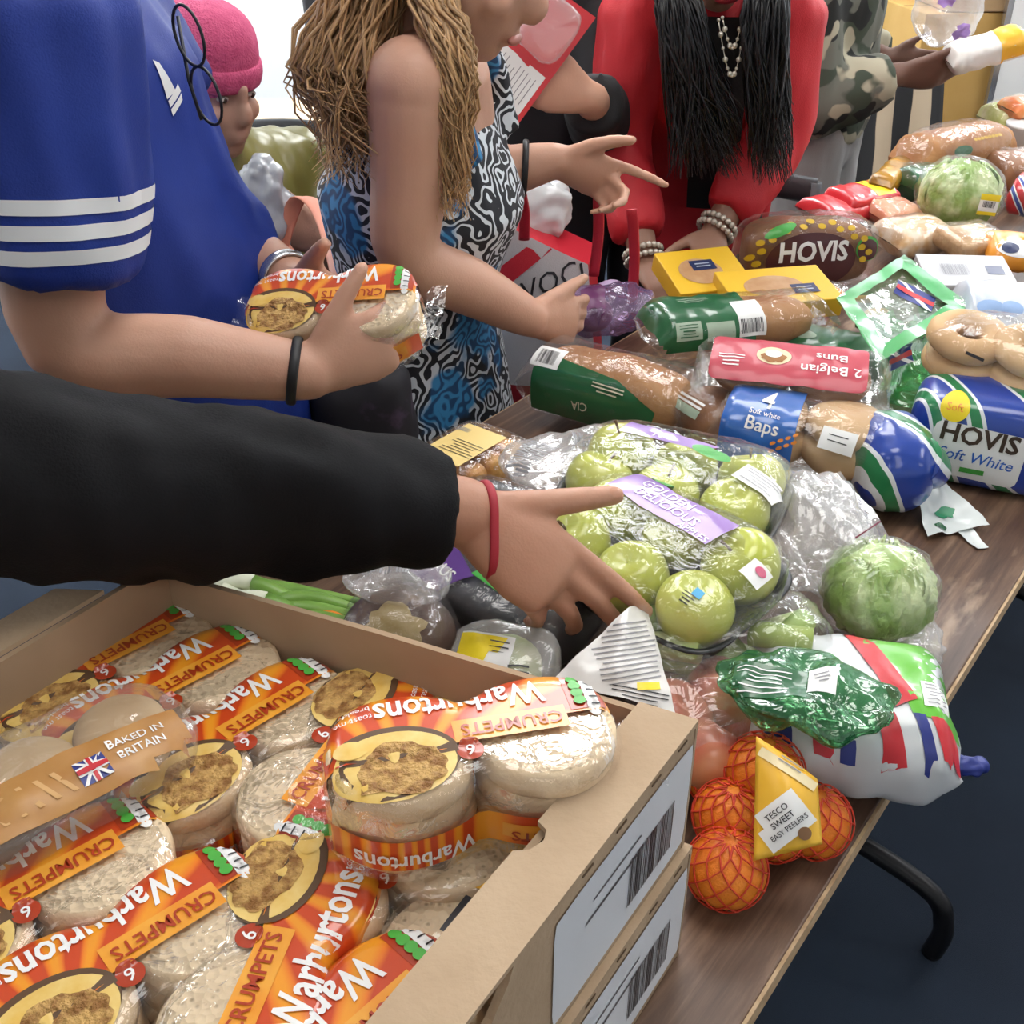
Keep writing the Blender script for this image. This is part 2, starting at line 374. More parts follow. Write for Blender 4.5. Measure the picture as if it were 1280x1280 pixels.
def tray(z0, label, upper, off=V((0, 0, 0))):
    A = BA+off+V((0, 0, z0)); B, D = A+uB*LB, A+uD*LD; C_ = B+uD*LD
    t = thing('cardboard_tray', label, 'box', A+uB*LB/2+uD*LD/2)
    T = Matrix.Translation(-t.location)
    def part(n, m, mat, smooth=False): return mesh(n, [T @ V(v) for v in m[0]], m[1], mat, t, smooth)
    th = .005
    part('base', slab([(0, 0), (LB, 0), (LB, LD), (0, LD)], A+UP*.0, uB, uD, -.004 if uB.cross(uD).z < 0 else .004), CARDIN)
    hB = BH
    part('end_wall', slab([(0, 0), (LB, 0), (LB, hB-.012), (LB*.55, hB-.004), (0, hB)], A, uB, UP, th if uB.cross(UP).dot(uD) > 0 else -th), CARDIN)
    part('end_wall', slab([(0, 0), (LB, 0), (LB, hB), (0, hB)], D, uB, UP, -th if uB.cross(UP).dot(uD) > 0 else th), CARDIN)
    sg = 1 if uD.cross(UP).dot(uB) > 0 else -1
    part('side_wall', slab([(0, 0), (LD, 0), (LD, hB), (0, hB)], B, uD, UP, -th*sg), CARDIN)
    # left wall folded rim
    part('folded_rim', slab([(.06, 0), (LD, 0), (LD, .034), (.075, .034)], B+UP*(hB+.0005), uD, uB, .004 if uD.cross(uB).z > 0 else -.004), CARD)
    # right wall, double thickness with roll-over top, hand hole and notches
    hs = [(0, 0), (.20, 0), (.205, .012), (.218, .016), (.23, .004), (.24, 0), (LD, 0), (LD, hB), (.345, hB)]
    hs += [(.345-.118*k/8, hB-.010-.024*math.sin(PI*k/8)**.6) for k in range(0, 9)] + [(.222, hB), (0, hB)]
    part('side_wall', slab(hs, A, uD, UP, th*sg), CARD)
    part('inner_wall', slab([(0.01, .012), (LD-.01, .012), (LD-.01, hB-.004), (.36, hB-.004), (.36, hB-.05), (.20, hB-.05), (.20, hB-.004), (.01, hB-.004)], A+uB*.036, uD, UP, th*sg), CARDIN)
    ledge = [(0, 0), (LD, 0), (LD, .042), (.21, .042), (.155, .042), (.15, .034), (.14, .031), (.132, .034), (.128, .042), (.0, .042)]
    part('folded_ledge', slab(ledge, A+UP*hB, uD, uB, .004 if uD.cross(uB).z > 0 else -.004), CARD)
    # perforation marks along the fold and a crease
    for s in (.018, .055, .10, .14): part('perforation', slab([(s, 0), (s+.012, 0), (s+.012, .0016), (s, .0016)], A+UP*(hB-.001)+nR*.0003, uD, UP, .0006*sg*-1), M('perforation_dark', (.1, .06, .03), .9))
    # label with barcode and print
    fx, face = -uD, A+nR*.0008
    def on(nm, shape, mat, s, h, o):
        vs_ = [face+uD*s+UP*h-uD*v.x+UP*v.y+nR*o for v in shape[0]]; return part(nm, (vs_, shape[1]), mat)
    lb = on('paper_label', rect(.176, .098, 8, 8, r=.006), M('label_paper', (.72, .75, .79), .45), .094, .059, .0002)
    b = on('barcode', bars(.062, .046, 26, 3), BLACK_INK, .060, .050, .0006)
    on('small_print', lines(.075, .0012, 2, .0016, 5), GREY_PRINT, .112, .070, .0006)
    on('small_print', lines(.065, .0010, 2, .0010, 6), GREY_PRINT, .108, .084, .0006)
    return t
tray(TZ+.001, 'lower cardboard tray with barcode label, underneath the open crumpet tray', False, V((.006, -.002, 0)))
tray(TZ+.121, 'open cardboard tray full of crumpet packs, stacked on another tray', True)
# ================================================================ crumpet packs
PKL, PKR, PKC, PKH = .096, .047, .0475, .066
def hw(x):            # half width of the two-lobed pack
    a = abs(x); d = (a-PKC)/(PKR+.0015)
    c = math.sqrt(max(0, 1-d*d))*(PKR+.0015) if a > PKC else PKR+.0015
    if a < PKC: c = math.sqrt(max(.0, 1-((PKC-a)/(PKR*1.28))**2))*(PKR+.0015); c = max(c, .034)
    return max(c, .012)
def sec(x, v, o=0.0):   # section of the pack: v = distance from the top middle line, + towards text top
    W_, H = hw(x)+o, PKH+o; r = .012
    e = max(0, (abs(x)-.082)/.016); H = H-(.016*e*e if e < 1 else .016)
    s = 1 if v >= 0 else -1; a = abs(v)
    l1 = max(W_-r, .001); l2 = l1+r*PI/2
    if a < l1: return V((x, s*a, H))
    if a < l2: t = (a-l1)/r; return V((x, s*(l1+r*math.sin(t)), H-r+r*math.cos(t)))
    return V((x, s*(l1+r), max(H-r-(a-l2), .001)))
def sunburst():
    m = M('sunburst_print', (.9, .3, .03), .3, coat=.6)
    nt = m.node_tree; N, L = nt.nodes, nt.links; b = N['Principled BSDF']
    tc = N.new('ShaderNodeTexCoord'); sp = N.new('ShaderNodeSeparateXYZ'); L.new(tc.outputs['Object'], sp.inputs[0])
    def mth(op, a, c=None):
        q = N.new('ShaderNodeMath'); q.operation = op
        for i, k in enumerate((a, c)):
            if k is None: continue
            if isinstance(k, (int, float)): q.inputs[i].default_value = k
            else: L.new(k, q.inputs[i])
        return q.outputs[0]
    x = mth('SUBTRACT', sp.outputs[0], .045); y = mth('SUBTRACT', sp.outputs[1], .03)
    a = mth('ARCTAN2', y, x); nz = N.new('ShaderNodeTexNoise'); nz.inputs['Scale'].default_value = 25; L.new(tc.outputs['Object'], nz.inputs['Vector'])
    a2 = mth('ADD', mth('MULTIPLY', a, 17), mth('MULTIPLY', nz.outputs['Fac'], 1.6))
    s = mth('ADD', mth('MULTIPLY', mth('SINE', a2), .5), .5)
    r = N.new('ShaderNodeValToRGB'); e = r.color_ramp.elements
    e[0].position = .35; e[0].color = (.60, .065, .012, 1); e[1].position = .62; e[1].color = (.80, .20, .015, 1)
    k = e.new(.95); k.color = (.85, .33, .02, 1)
    L.new(s, r.inputs[0]); L.new(r.outputs[0], b.inputs['Base Color'])
    return m
SUN = sunburst()
BANNER = M('banner_print', (.80, .30, .02), .3, (.85, .40, .05), 30, coat=.6)
REDINK = M('red_print', (.42, .045, .012), .3, coat=.5); CREAM = M('crumpet_side', (.68, .50, .30), .8, (.77, .61, .40), 40, bump=.2, bscale=120)
def crumpet_top():
    m = M('crumpet_top', (.74, .62, .45), .85)
    nt = m.node_tree; N, L = nt.nodes, nt.links; b = N['Principled BSDF']
    tc = N.new('ShaderNodeTexCoord'); vo = N.new('ShaderNodeTexVoronoi'); vo.inputs['Scale'].default_value = 165
    L.new(tc.outputs['Object'], vo.inputs['Vector'])
    r = N.new('ShaderNodeValToRGB'); r.color_ramp.elements[0].position = .06; r.color_ramp.elements[0].color = (.42, .31, .19, 1); r.color_ramp.elements[1].position = .30; r.color_ramp.elements[1].color = (.78, .62, .41, 1)
    L.new(vo.outputs['Distance'], r.inputs[0]); L.new(r.outputs[0], b.inputs['Base Color'])
    bp = N.new('ShaderNodeBump'); bp.inputs['Strength'].default_value = .8; bp.inputs['Distance'].default_value = .004
    L.new(vo.outputs['Distance'], bp.inputs['Height']); L.new(bp.outputs[0], b.inputs['Normal'])
    return m
CTOP = crumpet_top()
TOAST = M('toasted_topping', (.30, .13, .03), .5, (.66, .40, .13), 120, lo=.38, hi=.6, bump=.8, bscale=260)
BANANA = M('banana_slice', (.72, .46, .10), .35, (.80, .60, .22), 60); DISHDARK = M('plate_dark', (.10, .05, .02), .5)
def disc_mesh(r, h, mat_side, mat_top, name, parent, loc, seed):
    prof = [(.001, 0), (r*.93, 0), (r, h*.2), (r*1.01, h*.55), (r*.985, h*.85), (r*.93, h), (r*.5, h*1.02), (.001, h*1.0)]
    m = lumpy(lathe(prof, 36), .0018, 40, seed)
    o = mesh(name, *move(m, loc), mat_side, parent); o.data.materials.append(mat_top)
    for p in o.data.polygons:
        if p.normal.z > .75: p.material_index = 1
    return o
def sheet(parent, name, x0, x1, v0, v1, mat, o, nx=28, nv=12):
    f0 = v0 if callable(v0) else (lambda x: v0); f1 = v1 if callable(v1) else (lambda x: v1)
    def fn(u, w_):
        x = x0+(x1-x0)*u; return sec(x, f0(x)+(f1(x)-f0(x))*w_, o)
    v, f = grid(fn, nx, nv); return mesh(name, v, [q[::-1] for q in f] if True else f, mat, parent)
def crumpet_pack():
    t = thing('crumpet_pack', '', 'crumpet pack')
    for k, s in enumerate((-1, 1)):
        for j in range(3): disc_mesh(PKR-.001, .0215, CREAM, CTOP, 'crumpet', t, (s*PKC*.99, 0, .0005+j*.0215), k*3+j)
    # clear wrap
    m = grid(lambda u, w_: sec(-PKL+2*PKL*u, (w_-.5)*2*(hw(-PKL+2*PKL*u)+.066), .0012), 44, 30)
    m = crumple(m, .0009, 70, 2); wrap = mesh('clear_wrap', m[0], [q[::-1] for q in m[1]], CLEAR, t)
    # end fins of the wrap
    for s in (-1, 1):
        f = grid(lambda u, w_: (s*(PKL+.022*u), (w_-.5)*.07*(1+.25*u)+.003*math.sin(w_*23), .036+.004*math.sin(w_*17+u*5)+.028*(1-u)*(w_-.5)*.3), 5, 18)
        mesh('wrap_fin', *f, CLEAR, t)
    H = bvh((m[0], m[1]))
    # printed film: top panel, outer side, lower band on the crumpet side
    yb = lambda x: -.004 if x < -.012 else (.012 if x > .02 else -.004+.016*(x+.012)/.032)
    top = sheet(t, 'printed_film', -.092, .094, lambda x: -(hw(x)+.045), yb, SUN, .0030)
    sheet(t, 'printed_film', -.092, .094, lambda x: hw(x)+.030, lambda x: hw(x)+.054, SUN, .0030, 28, 5)
    sheet(t, 'banner', -.062, .012, -.012, .008, BANNER, .0036, 14, 5)
    sheet(t, 'nutrition_panel_back', -.090, -.066, -.040, -.006, REDINK, .0034, 6, 6)
    hv = []
    for o in t.children:
        if o.name.startswith(('printed_film', 'banner', 'nutrition')): hv.append(([v.co.copy() for v in o.data.vertices], [tuple(p.vertices) for p in o.data.polygons]))
    H = bvh(join((m[0], m[1]), *hv))
    def d(n, sh, mat, x, y, off=.0006, **k): return decal(n, H, sh, mat, t, (x, y, .07), off=off, **k)
    d('lettering', text('Warburtons', .030, .022, w_=.112), WHITE_INK, .004, -.030, .0010, sub=.008)
    d('lettering', text('CRUMPETS', .0145, .012, w_=.066), REDINK, -.026, -.002, .0010)
    d('count_badge', disc(.0085), REDINK, .004, .014, .0010); d('lettering', text('6', .013, .01), WHITE_INK, .004, .014, .0016)
    d('lettering', text('toast me for', .0075, .0, shear=.2), WHITE_INK, .078, -.024, .001, rot=.25); d('lettering', text('breakfast', .0075, .0, shear=.2), WHITE_INK, .074, -.033, .001, rot=.25)
    # traffic-light panel: white and green bubbles
    d('nutrition_bubbles', join(*[disc(.0042, .0085, 12, 2, cx=0, cy=-.0145+i*.0072) for i in range(5)]), WHITE_INK, -.0815, -.022, .001, rot=0)
    d('nutrition_bubbles', join(*[disc(.0042, .0042, 12, 2, cx=0, cy=-.0145+i*.0072) for i in range(4)]), M('green_print', (.08, .42, .06), .35), -.0735, -.0205, .0012)
    d('nutrition_print', join(*[rect(.006, .0012, 3, 2, cy=-.0145+i*.0072) for i in range(5)]), BLACK_INK, -.083, -.022, .0016)
    # picture of the topped crumpet
    d('picture_plate', disc(.041, .029, 30, 5), DISHDARK, .052, .014, .0008)
    d('picture_banana', disc(.038, .027, 30, 5), BANANA, .051, .017, .0011)
    d('picture_topping', disc(.028, .021, 30, 5, wob=.35, seed=3), TOAST, .047, .021, .0015)
    d('picture_banana', disc(.011, .008, 16, 3), BANANA, .077, .002, .0017)
    # print on the crumpet side, upside down below the edge
    decal('lettering', H, text('Warburtons', .017, .02, w_=.075), WHITE_INK, t, (.045, .06, .021), (1, 0, 0), (0, 0, -1), .0012, sub=.006)
    decal('lettering', H, text('CRUMPETS', .011, .014, w_=.06), REDINK, t, (-.045, .06, .021), (1, 0, 0), (0, 0, -1), .0012)
    decal('banner', H, rect(.07, .018), BANNER, t, (-.045, .06, .021), (1, 0, 0), (0, 0, -1), .0007)
    decal('lettering', H, text('Warburtons', .022, .02, w_=.12), WHITE_INK, t, (0, -.06, .036), (1, 0, 0), (0, 0, 1), .0012, sub=.006)
    return t
proto = crumpet_pack()
TRZ = TZ+.121+.005
CW = 'orange film crumpet pack '
# (start pixel of the lettering, pixel it reads towards, height of the top, tilt, label)
packs = [
 ((258, 764), (25, 880), TRZ+.066, (0, 0), CW+'against the tray wall that has the outward folded rim'),
 ((340, 796), (112, 915), TRZ+.066, (0, 0), CW+'second from the folded-rim wall, partly under a bread bag'),
 ((428, 838), (192, 978), TRZ+.066, (0, 0), CW+'third from the folded-rim wall, with whole name showing'),
 ((330, 1052), (458, 885), TRZ+.066, (0, 0), CW+'lying the opposite way round beside the pack on top'),
 ((440, 1030), (575, 862), TRZ+.062, (0, 0), CW+'mostly hidden under the pack lying on top'),
 ((210, 1022), (-25, 1150), TRZ+.066, (0, 0), CW+'in the near row beside the loose bread bag'),
 ((335, 1085), (50, 1262), TRZ+.066, (0, 0), CW+'in the middle of the near row with whole CRUMPETS banner showing'),
 ((250, 1380), (338, 1182), TRZ+.066, (0, 0), CW+'in the near row with its lettering running the other way'),
 ((578, 1186), (375, 1368), TRZ+.066, (0, 0), CW+'in the near row closest to the double-walled tray side'),
 ((640, 1010), (395, 1112), TRZ+.060, (0, 0), CW+'half under the top pack with breakfast print showing'),
 ((772, 893), (418, 948), TRZ+.137, (.02, .0), CW+'lying on top of the others across the tray'),
]
for i, (a, b, z, tl, lab) in enumerate(packs):
    o = proto if i == 0 else copy_tree(proto)
    p, q = P(*a, z), P(*b, z); d = (q-p).normalized()
    o.location = p+d*.095-V((0, 0, PKH)); o.rotation_euler = (tl[0], tl[1], math.atan2(d.y, d.x)); tag(o, lab, 'crumpet pack', 'crumpet packs in the tray')
# plain crumpet pack with a black label
t = thing('crumpet_pack', 'clear pack of plain crumpets with a black printed label by the tray side', 'crumpet pack', P(615, 1115, TRZ+.05)-V((0, 0, .05)), (0, 0, math.radians(60)))
for s in (-1, 1):
    for j in range(2): disc_mesh(.045, .024, CREAM, CTOP, 'crumpet', t, (s*.046, 0, .001+j*.024), 11+j)
m = crumple(move(sell(.102, .05, .029, .5, .5, 40, 20), (0, 0, .029)), .0018, 60, 4); mesh('clear_wrap', *m, CLEAR, t); H = bvh(m)
decal('printed_label', H, rect(.03, .04), BLACK_INK, t, (-.03, -.01, .07)); decal('lettering', H, text('VILLAGE', .0085, .02), WHITE_INK, t, (-.03, -.004, .07), off=.0014, rot=PI/2*0); decal('lettering', H, text('BAKERY', .0085, .02), WHITE_INK, t, (-.03, -.016, .07), off=.0014)
decal('printed_label', H, disc(.028, .026), M('yellow_print', (.78, .42, .03), .35), t, (.02, .012, .07))
# loose bread bag lying on the packs
c, yw, L_, _ = seg((-70, 1035), (150, 925), TRZ+.085)
t = thing('bread_bag', 'loose clear bag with brown BAKED IN BRITAIN print on top of crumpet packs', 'bread bag', c-V((0, 0, .035)), (0, 0, yw))
for k in range(3): mesh('muffin', *move(lumpy(sell(.034, .038, .02, .7, 1, 28, 12), .002, 30, k), (-.066+k*.066, .012, .024)), M('muffin', (.52, .34, .16), .75, (.66, .48, .27), 18), t)
m = crumple(move(sell(.108, .055, .027, .7, .55, 56, 28), (0, 0, .031)), .004, 34, 8); mesh('clear_wrap', *m, FILM('hazy_film', milky=.09, gloss=.03, bump=.4, bscale=28), t); H = bvh(m)
TAN = M('tan_print', (.42, .19, .045), .4, (.50, .26, .08), 30)
decal('printed_band', H, rect(.19, .045), TAN, t, (0, -.034, .07), off=.001)
decal('lettering', H, text('\\\\\\\\\\\\\\\\\\\\', .026, .01, w_=.11), M('tan_light', (.62, .36, .14), .4), t, (-.04, -.034, .07), off=.0018)
decal('lettering', H, text('BAKED IN', .009, .01), WHITE_INK, t, (.062, -.024, .07), off=.0018); decal('lettering', H, text('BRITAIN', .009, .01), WHITE_INK, t, (.062, -.034, .07), off=.0018)
def union_jack(H, t, O, w_, h, X=(1, 0, 0), Y=(0, 1, 0), off=.0016):
    R_, B_ = M('flag_red', (.55, .02, .03), .4), M('flag_blue', (.02, .035, .22), .4)
    decal('flag_field', H, rect(w_, h), B_, t, O, X, Y, off)
    for s in (-1, 1): decal('flag_saltire', H, poly([(-w_/2, s*h/2), (-w_/2+w_*.14, s*h/2), (w_/2, -s*h/2), (w_/2-w_*.14, -s*h/2)]), WHITE_INK, t, O, X, Y, off+.0003)
    decal('flag_cross', H, join(rect(w_*.24, h), rect(w_, h*.34)), WHITE_INK, t, O, X, Y, off+.0006)
    decal('flag_cross', H, join(rect(w_*.13, h), rect(w_, h*.2)), R_, t, O, X, Y, off+.0009)
union_jack(H, t, (.028, -.034, .07), .02, .018)
# ================================================================ food on the tables
def mk(name, label, cat, a, b, z, roll=0, z2=None, group=None):
    """a thing whose long axis runs from pixel a to pixel b at height z; its origin is its middle"""
    c, yw, L_, pt = seg(a, b, z, z2)
    return thing(name, label, cat, c, (roll, -pt, yw), group), L_
def pillow(L_, W_, H, k=.22, seed=0, amp=.002, sc=40, nu=48, nv=32, e=.75, open_end=0):
    def fn(u, v):
        x = (u-.5)*L_; q = min(1, (1-abs(2*u-1))/k); q = math.sin(q*PI/2)
        t = v*2*PI; hh = max(H/2*q**.7, .0012); ww = W_/2*(.86+.14*q)
        return (x, ww*spw(math.cos(t), e), hh*spw(math.sin(t), e))
    m = grid(fn, nu, nv, cv=True); m = (m[0], [f[::-1] for f in m[1]])
    return crumple(m, amp, sc, seed)
def patch(c, bulge=0, n=14, amp=0, sc=40, seed=0, m_=None):      # curved sheet through four corners
    a, b, c_, d = [V(q) for q in c]; N = (b-a).cross(d-a).normalized(); m_ = m_ or n
    def fn(u, v):
        p = (a*(1-u)+b*u)*(1-v)+(d*(1-u)+c_*u)*v
        return p+N*(bulge*math.sin(PI*u)*math.sin(PI*(v*.8+.1))+amp*noise.noise(p*sc+V((seed, seed, 0))))
    return grid(fn, n, m_)
BREAD = M('bread_crust', (.30, .12, .035), .7, (.44, .22, .08), 14, bump=.2, bscale=90)
BROWN = M('brown_roll', (.22, .085, .03), .6, (.33, .15, .06), 12)
BAP = M('pale_roll', (.54, .33, .15), .65, (.66, .45, .24), 10)
GREENP = M('dark_green_print', (.012, .10, .035), .3, (.02, .14, .05), 8, coat=.5)
PURPLE = M('purple_print', (.30, .17, .48), .35, coat=.4); DPURPLE = M('deep_purple_print', (.10, .035, .22), .35, coat=.4)
BLUEP = M('blue_print', (.02, .11, .42), .3, (.03, .15, .50), 8, coat=.5); LEAFG = M('leaf_green_print', (.06, .36, .06), .35)
YEL = M('sticker_yellow', (.85, .66, .02), .4); PAPER = M('sticker_white', (.80, .81, .80), .45)
GREY_INK = ink('grey', (.25, .25, .27)); ORANGE_INK = ink('orange', (.85, .30, .05))
def deco(H, t, z=.2, down=(0, 0, 1)):
    def d(n, sh, mat, x, y, off=.0009, rot=0, sub=None): return decal(n, H, sh, mat, t, (x, y, z), off=off, rot=rot, sub=sub)
    return d
def front(H, t):       # print on the side that faces the near edge (local -y), leaning a little upwards
    Y = V((0, .5, .87))
    def d(n, sh, mat, x, h, off=.0009, rot=0, sub=None): return decal(n, H, sh, mat, t, V((x, -.0, 0))+Y*h, (1, 0, 0), Y, off, rot, sub)
    return d
# ---------------- apples
APPLE = M('green_apple', (.46, .52, .07), .28, (.58, .60, .14), 9, bump=.03, bscale=400, sss=.05, coat=.3)
RAPPLE = M('red_apple', (.50, .09, .06), .3, (.62, .33, .16), 12, sss=.05, coat=.3); STEM = M('apple_stem', (.10, .055, .02), .8)
def apple(parent, loc, r, mat, rot=(0, 0, 0), stem=True):
    prof = []
    for i in range(19):
        a = -PI/2+PI*i/18; rr = r*math.cos(a)**.85 if 0 < i < 18 else .0006; z = r*.9*math.sin(a)
        k = math.exp(-(rr/(r*.36))**2); z -= k*r*.30 if a > 0 else -k*r*.16
        prof.append((max(rr*(1+.05*math.sin(a)), .0006), z))
    a = mesh('apple', *lumpy(lathe(prof, 28), .002, 22, loc[0]*90), mat, parent); a.location = loc; a.rotation_euler = rot
    if stem: mesh('stem', *tube([(0, 0, r*.5), (.001, .001, r*.78), (.004, .002, r*1.02)], [.0016, .0013, .0019], 8), STEM, a)
    return a
TRAY = M('black_tray', (.025, .027, .03), .35)
def tray_shell(L_, W_, H, th=.002):
    def ring(s, z): return [V((spw(math.cos(i/40*2*PI), .4)*(L_/2-s), spw(math.sin(i/40*2*PI), .4)*(W_/2-s), z)) for i in range(40)]
    rs = [ring(.014, 0), ring(.0, H), ring(-.005, H), ring(-.005, H-.002), ring(.002, H-.003), ring(.016, .002)]
    v = [p for r_ in rs for p in r_]; f = [(i*40+k, i*40+(k+1) % 40, (i+1)*40+(k+1) % 40, (i+1)*40+k) for i in range(5) for k in range(40)]
    return v, f+[tuple(range(40))[::-1], tuple(200+k for k in range(40))]
def apple_pack(label, a, b, z, seed):
    t, L_ = mk('apple_pack', label, 'apple pack', a, b, z)
    r = .0385; R_ = random.Random(seed)
    for j in range(2):
        for i in range(3):
            apple(t, ((i-1)*.076, j*.074-.037, .0+R_.uniform(-.003, .004)), r*R_.uniform(.95, 1.02), APPLE, (R_.uniform(-.5, .2), R_.uniform(-.35, .35), R_.uniform(0, 6)), R_.random() > .35)
    mesh('tray', *move(tray_shell(.236, .160, .034), (0, 0, -.043)), TRAY, t)
    m = move(sell(.124, .083, .041, .62, .5, 64, 30), (0, 0, .001)); m = crumple(m, .0022, 32, seed); mesh('clear_wrap', *m, CLEAR, t)
    return t, bvh(m)
t, H = apple_pack('tray of green apples with purple GOLDEN DELICIOUS band, under the reaching hand', (747, 660), (898, 737), .885, 5); d = deco(H, t)
t.rotation_euler.x += .12
d('printed_band', poly([(-.085, .004), (-.03, -.008), (.055, -.016), (.062, .030), (-.015, .034), (-.075, .048)]), PURPLE, .0, .022)
d('lettering', text('GOLDEN', .017, .012), WHITE_INK, -.022, .047, .0016, -.12, .006); d('lettering', text('DELICIOUS', .017, .012), WHITE_INK, -.010, .029, .0016, -.12, .006)
d('lettering', text('APPLES', .012, .01), WHITE_INK, .035, .012, .0016, -.12, .006)
d('printed_leaf', disc(.02, .009), LEAFG, -.05, .074, .0012, -.5); d('sticker', rect(.02, .026), PAPER, .108, .012, .0012); d('sticker_mark', disc(.005), ink('pink', (.6, .1, .2)), .110, .016, .002)
d('sticker', rect(.009, .009), ink('sky', (.02, .35, .65)), .088, -.048, .0012); d('sticker', lines(.014, .01, 4), BLACK_INK, .083, -.058, .0012)
t, H = apple_pack('tray of green apples with a white sticker and purple strip, behind the front apple tray', (762, 585), (930, 622), .885, 9); d = deco(H, t)
d('printed_band', poly([(-.075, .018), (.02, .006), (.04, .022), (-.07, .046)]), PURPLE, .0, .0); d('lettering', text('N', .016, .012), WHITE_INK, -.03, .022, .0016, -.2, .006)
d('printed_leaf', disc(.024, .010), LEAFG, .035, .006, .0012, -.3); d('sticker', rect(.05, .034), PAPER, .095, -.02, .0012, -.3); d('small_print', lines(.04, .022, 5), GREY_INK, .095, -.02, .002, -.3)
# tray pack lying upside down, its black base showing
t, L_ = mk('apple_pack', 'upturned apple tray showing its black base, beside the reaching hand', 'apple pack', (548, 668), (748, 762), .825, .35)
m = move(sell(.112, .082, .045, .45, .4, 48, 24)); m = lumpy(m, .003, 14, 2); mesh('tray', *m, M('charcoal_tray', (.045, .048, .055), .32, (.06, .064, .072), 6), t)
f = crumple(move(sell(.121, .089, .051, .5, .45, 60, 28)), .003, 30, 3); mesh('clear_wrap', *f, CLEAR, t); H = bvh(f); d = deco(H, t)
d('printed_band', poly([(-.09, -.072), (-.03, -.080), (.0, -.052), (-.04, -.030), (-.085, -.048)]), DPURPLE, 0, 0); d('lettering', text('ICIOUS', .017, .014), WHITE_INK, -.046, -.057, .0016, -.25, .006)
d('printed_leaf', poly([(-.005, -.05), (.05, -.058), (.062, -.04), (.01, -.026)]), LEAFG, 0, 0); d('barcode', bars(.03, .02, 12, 5), WHITE_INK, -.075, .04); d('small_print', lines(.05, .03, 6), WHITE_INK, -.01, .0, .0012, -.4)
d('small_print', lines(.04, .02, 5), WHITE_INK, .03, -.03, .0012, .4)
t, L_ = mk('film_wrapper', 'crumpled clear film printed with grey stripes, above the upturned apple tray', 'wrapper', (640, 590), (775, 560), .87)
m = crumple(sell(.08, .055, .022, .8, .7, 56, 26), .006, 22, 5, .6); mesh('film', *m, CLOUDY, t); H = bvh(m); d = deco(H, t)
d('barcode', bars(.07, .035, 20, 6), GREY_INK, -.05, .0, .001, .5); d('barcode', bars(.05, .03, 14, 7), GREY_INK, .035, .0, .001, -.4)
# ---------------- red apples
t = thing('apple_pack', 'clear bag of red apples between the cardboard tray and the oranges', 'apple bag', P(880, 895, .805))
for i, (px, py, z) in enumerate(((905, 868, .815), (842, 900, .812), (885, 945, .800), (930, 905, .79))): apple(t, P(px, py, z)-t.location, .037, RAPPLE, (.4*i, .3, i), False)
m = crumple(sell(.074, .072, .058, .8, .8, 48, 26), .006, 24, 6); mesh('clear_wrap', *m, FILM('pinkish_film', milky=.06, gloss=.03, bump=.5, bscale=30), t)
# ---------------- easy peelers in a net
ORG = M('orange_peel', (.80, .20, .012), .38, (.86, .27, .02), 10, bump=.25, bscale=420, sss=.06); NET = M('red_net', (.62, .05, .02), .5)
t = thing('orange_net', 'red net of small oranges with a yellow sleeve at the table edge', 'net of oranges', P(965, 1020, .752))
def net(c, r):
    n, k, out = 11, 9, []
    def pt(i, j): th, ph = (i+.5*(j % 2))/n*2*PI, -1.4+2.8*j/k; return c+V((math.cos(th)*math.cos(ph), math.sin(th)*math.cos(ph), math.sin(ph)))*r
    for j in range(k):
        for i in range(n):
            for di in ((0, 1) if j % 2 else (0, -1)):
                a, b = pt(i, j), pt(i+di, j+1); out.append(tube([a, ((a+b)/2-c).normalized()*r+c, b], .0008, 4, False))
    return join(*out)
for i, (px, py, z, r) in enumerate(((908, 1086, .783, .0325), (1018, 1026, .782, .0315), (955, 965, .812, .034), (912, 1020, .79, .031), (968, 1030, .783, .031), (900, 965, .79, .031))):
    c = P(px, py, z)-t.location; prof = [(max(r*math.cos(-PI/2+PI*j/16), .0005), r*.93*math.sin(-PI/2+PI*j/16)-(.004 if j > 15 else 0)) for j in range(17)]
    o = mesh('orange', *lathe(prof, 26), ORG, t); o.location = c; o.rotation_euler = (.5*i, .3*i, i)
    mesh('net', *net(c, r+.0012), NET, t)
sl = patch([q-t.location for q in (P(945, 920, .876), P(1022, 974, .856), P(1028, 1055, .824), P(942, 1076, .814))][::-1], .018, 18)
sl = (sl[0], sl[1]); o = mesh('paper_sleeve', *sl, M('sleeve_yellow', (.82, .46, .03), .4, (.86, .52, .06), 12), t); sm = o.modifiers.new('thick', 'SOLIDIFY'); sm.thickness = .0006
H = bvh(sl); vd = (V((0, 0, CAMZ))-P(985, 1000, .82)).normalized(); X = (P(1010, 1000, .82)-P(960, 1035, .82)).normalized(); X = (X-vd*X.dot(vd)).normalized(); Y = vd.cross(X)
O = P(985, 1000, .82)-t.location
def sd(n, sh, mat, px, py, off=.001, rot=0): return decal(n, H, sh, mat, t, P(px, py, .82)-t.location, X, Y, off, rot, depth=.1)
sd('printed_panel', rect(.05, .022), M('sleeve_cream', (.80, .68, .40), .4), 990, 955, .001, -1.2); sd('small_print', lines(.03, .010, 4, .001), GREY_INK, 990, 955, .0018, -1.2)
sd('paper_label', rect(.042, .030), PAPER, 978, 1025, .001, .05)
for k, s in enumerate(('TESCO', 'SWEET', 'EASY PEELERS')): sd('lettering', text(s, .0065 if k < 2 else .0055, .008), BLACK_INK, 972+k*7, 1015+k*9, .0018, .05)
sd('printed_dot', disc(.005), M('dot_brown', (.25, .13, .06), .5), 1004, 1040, .0018)
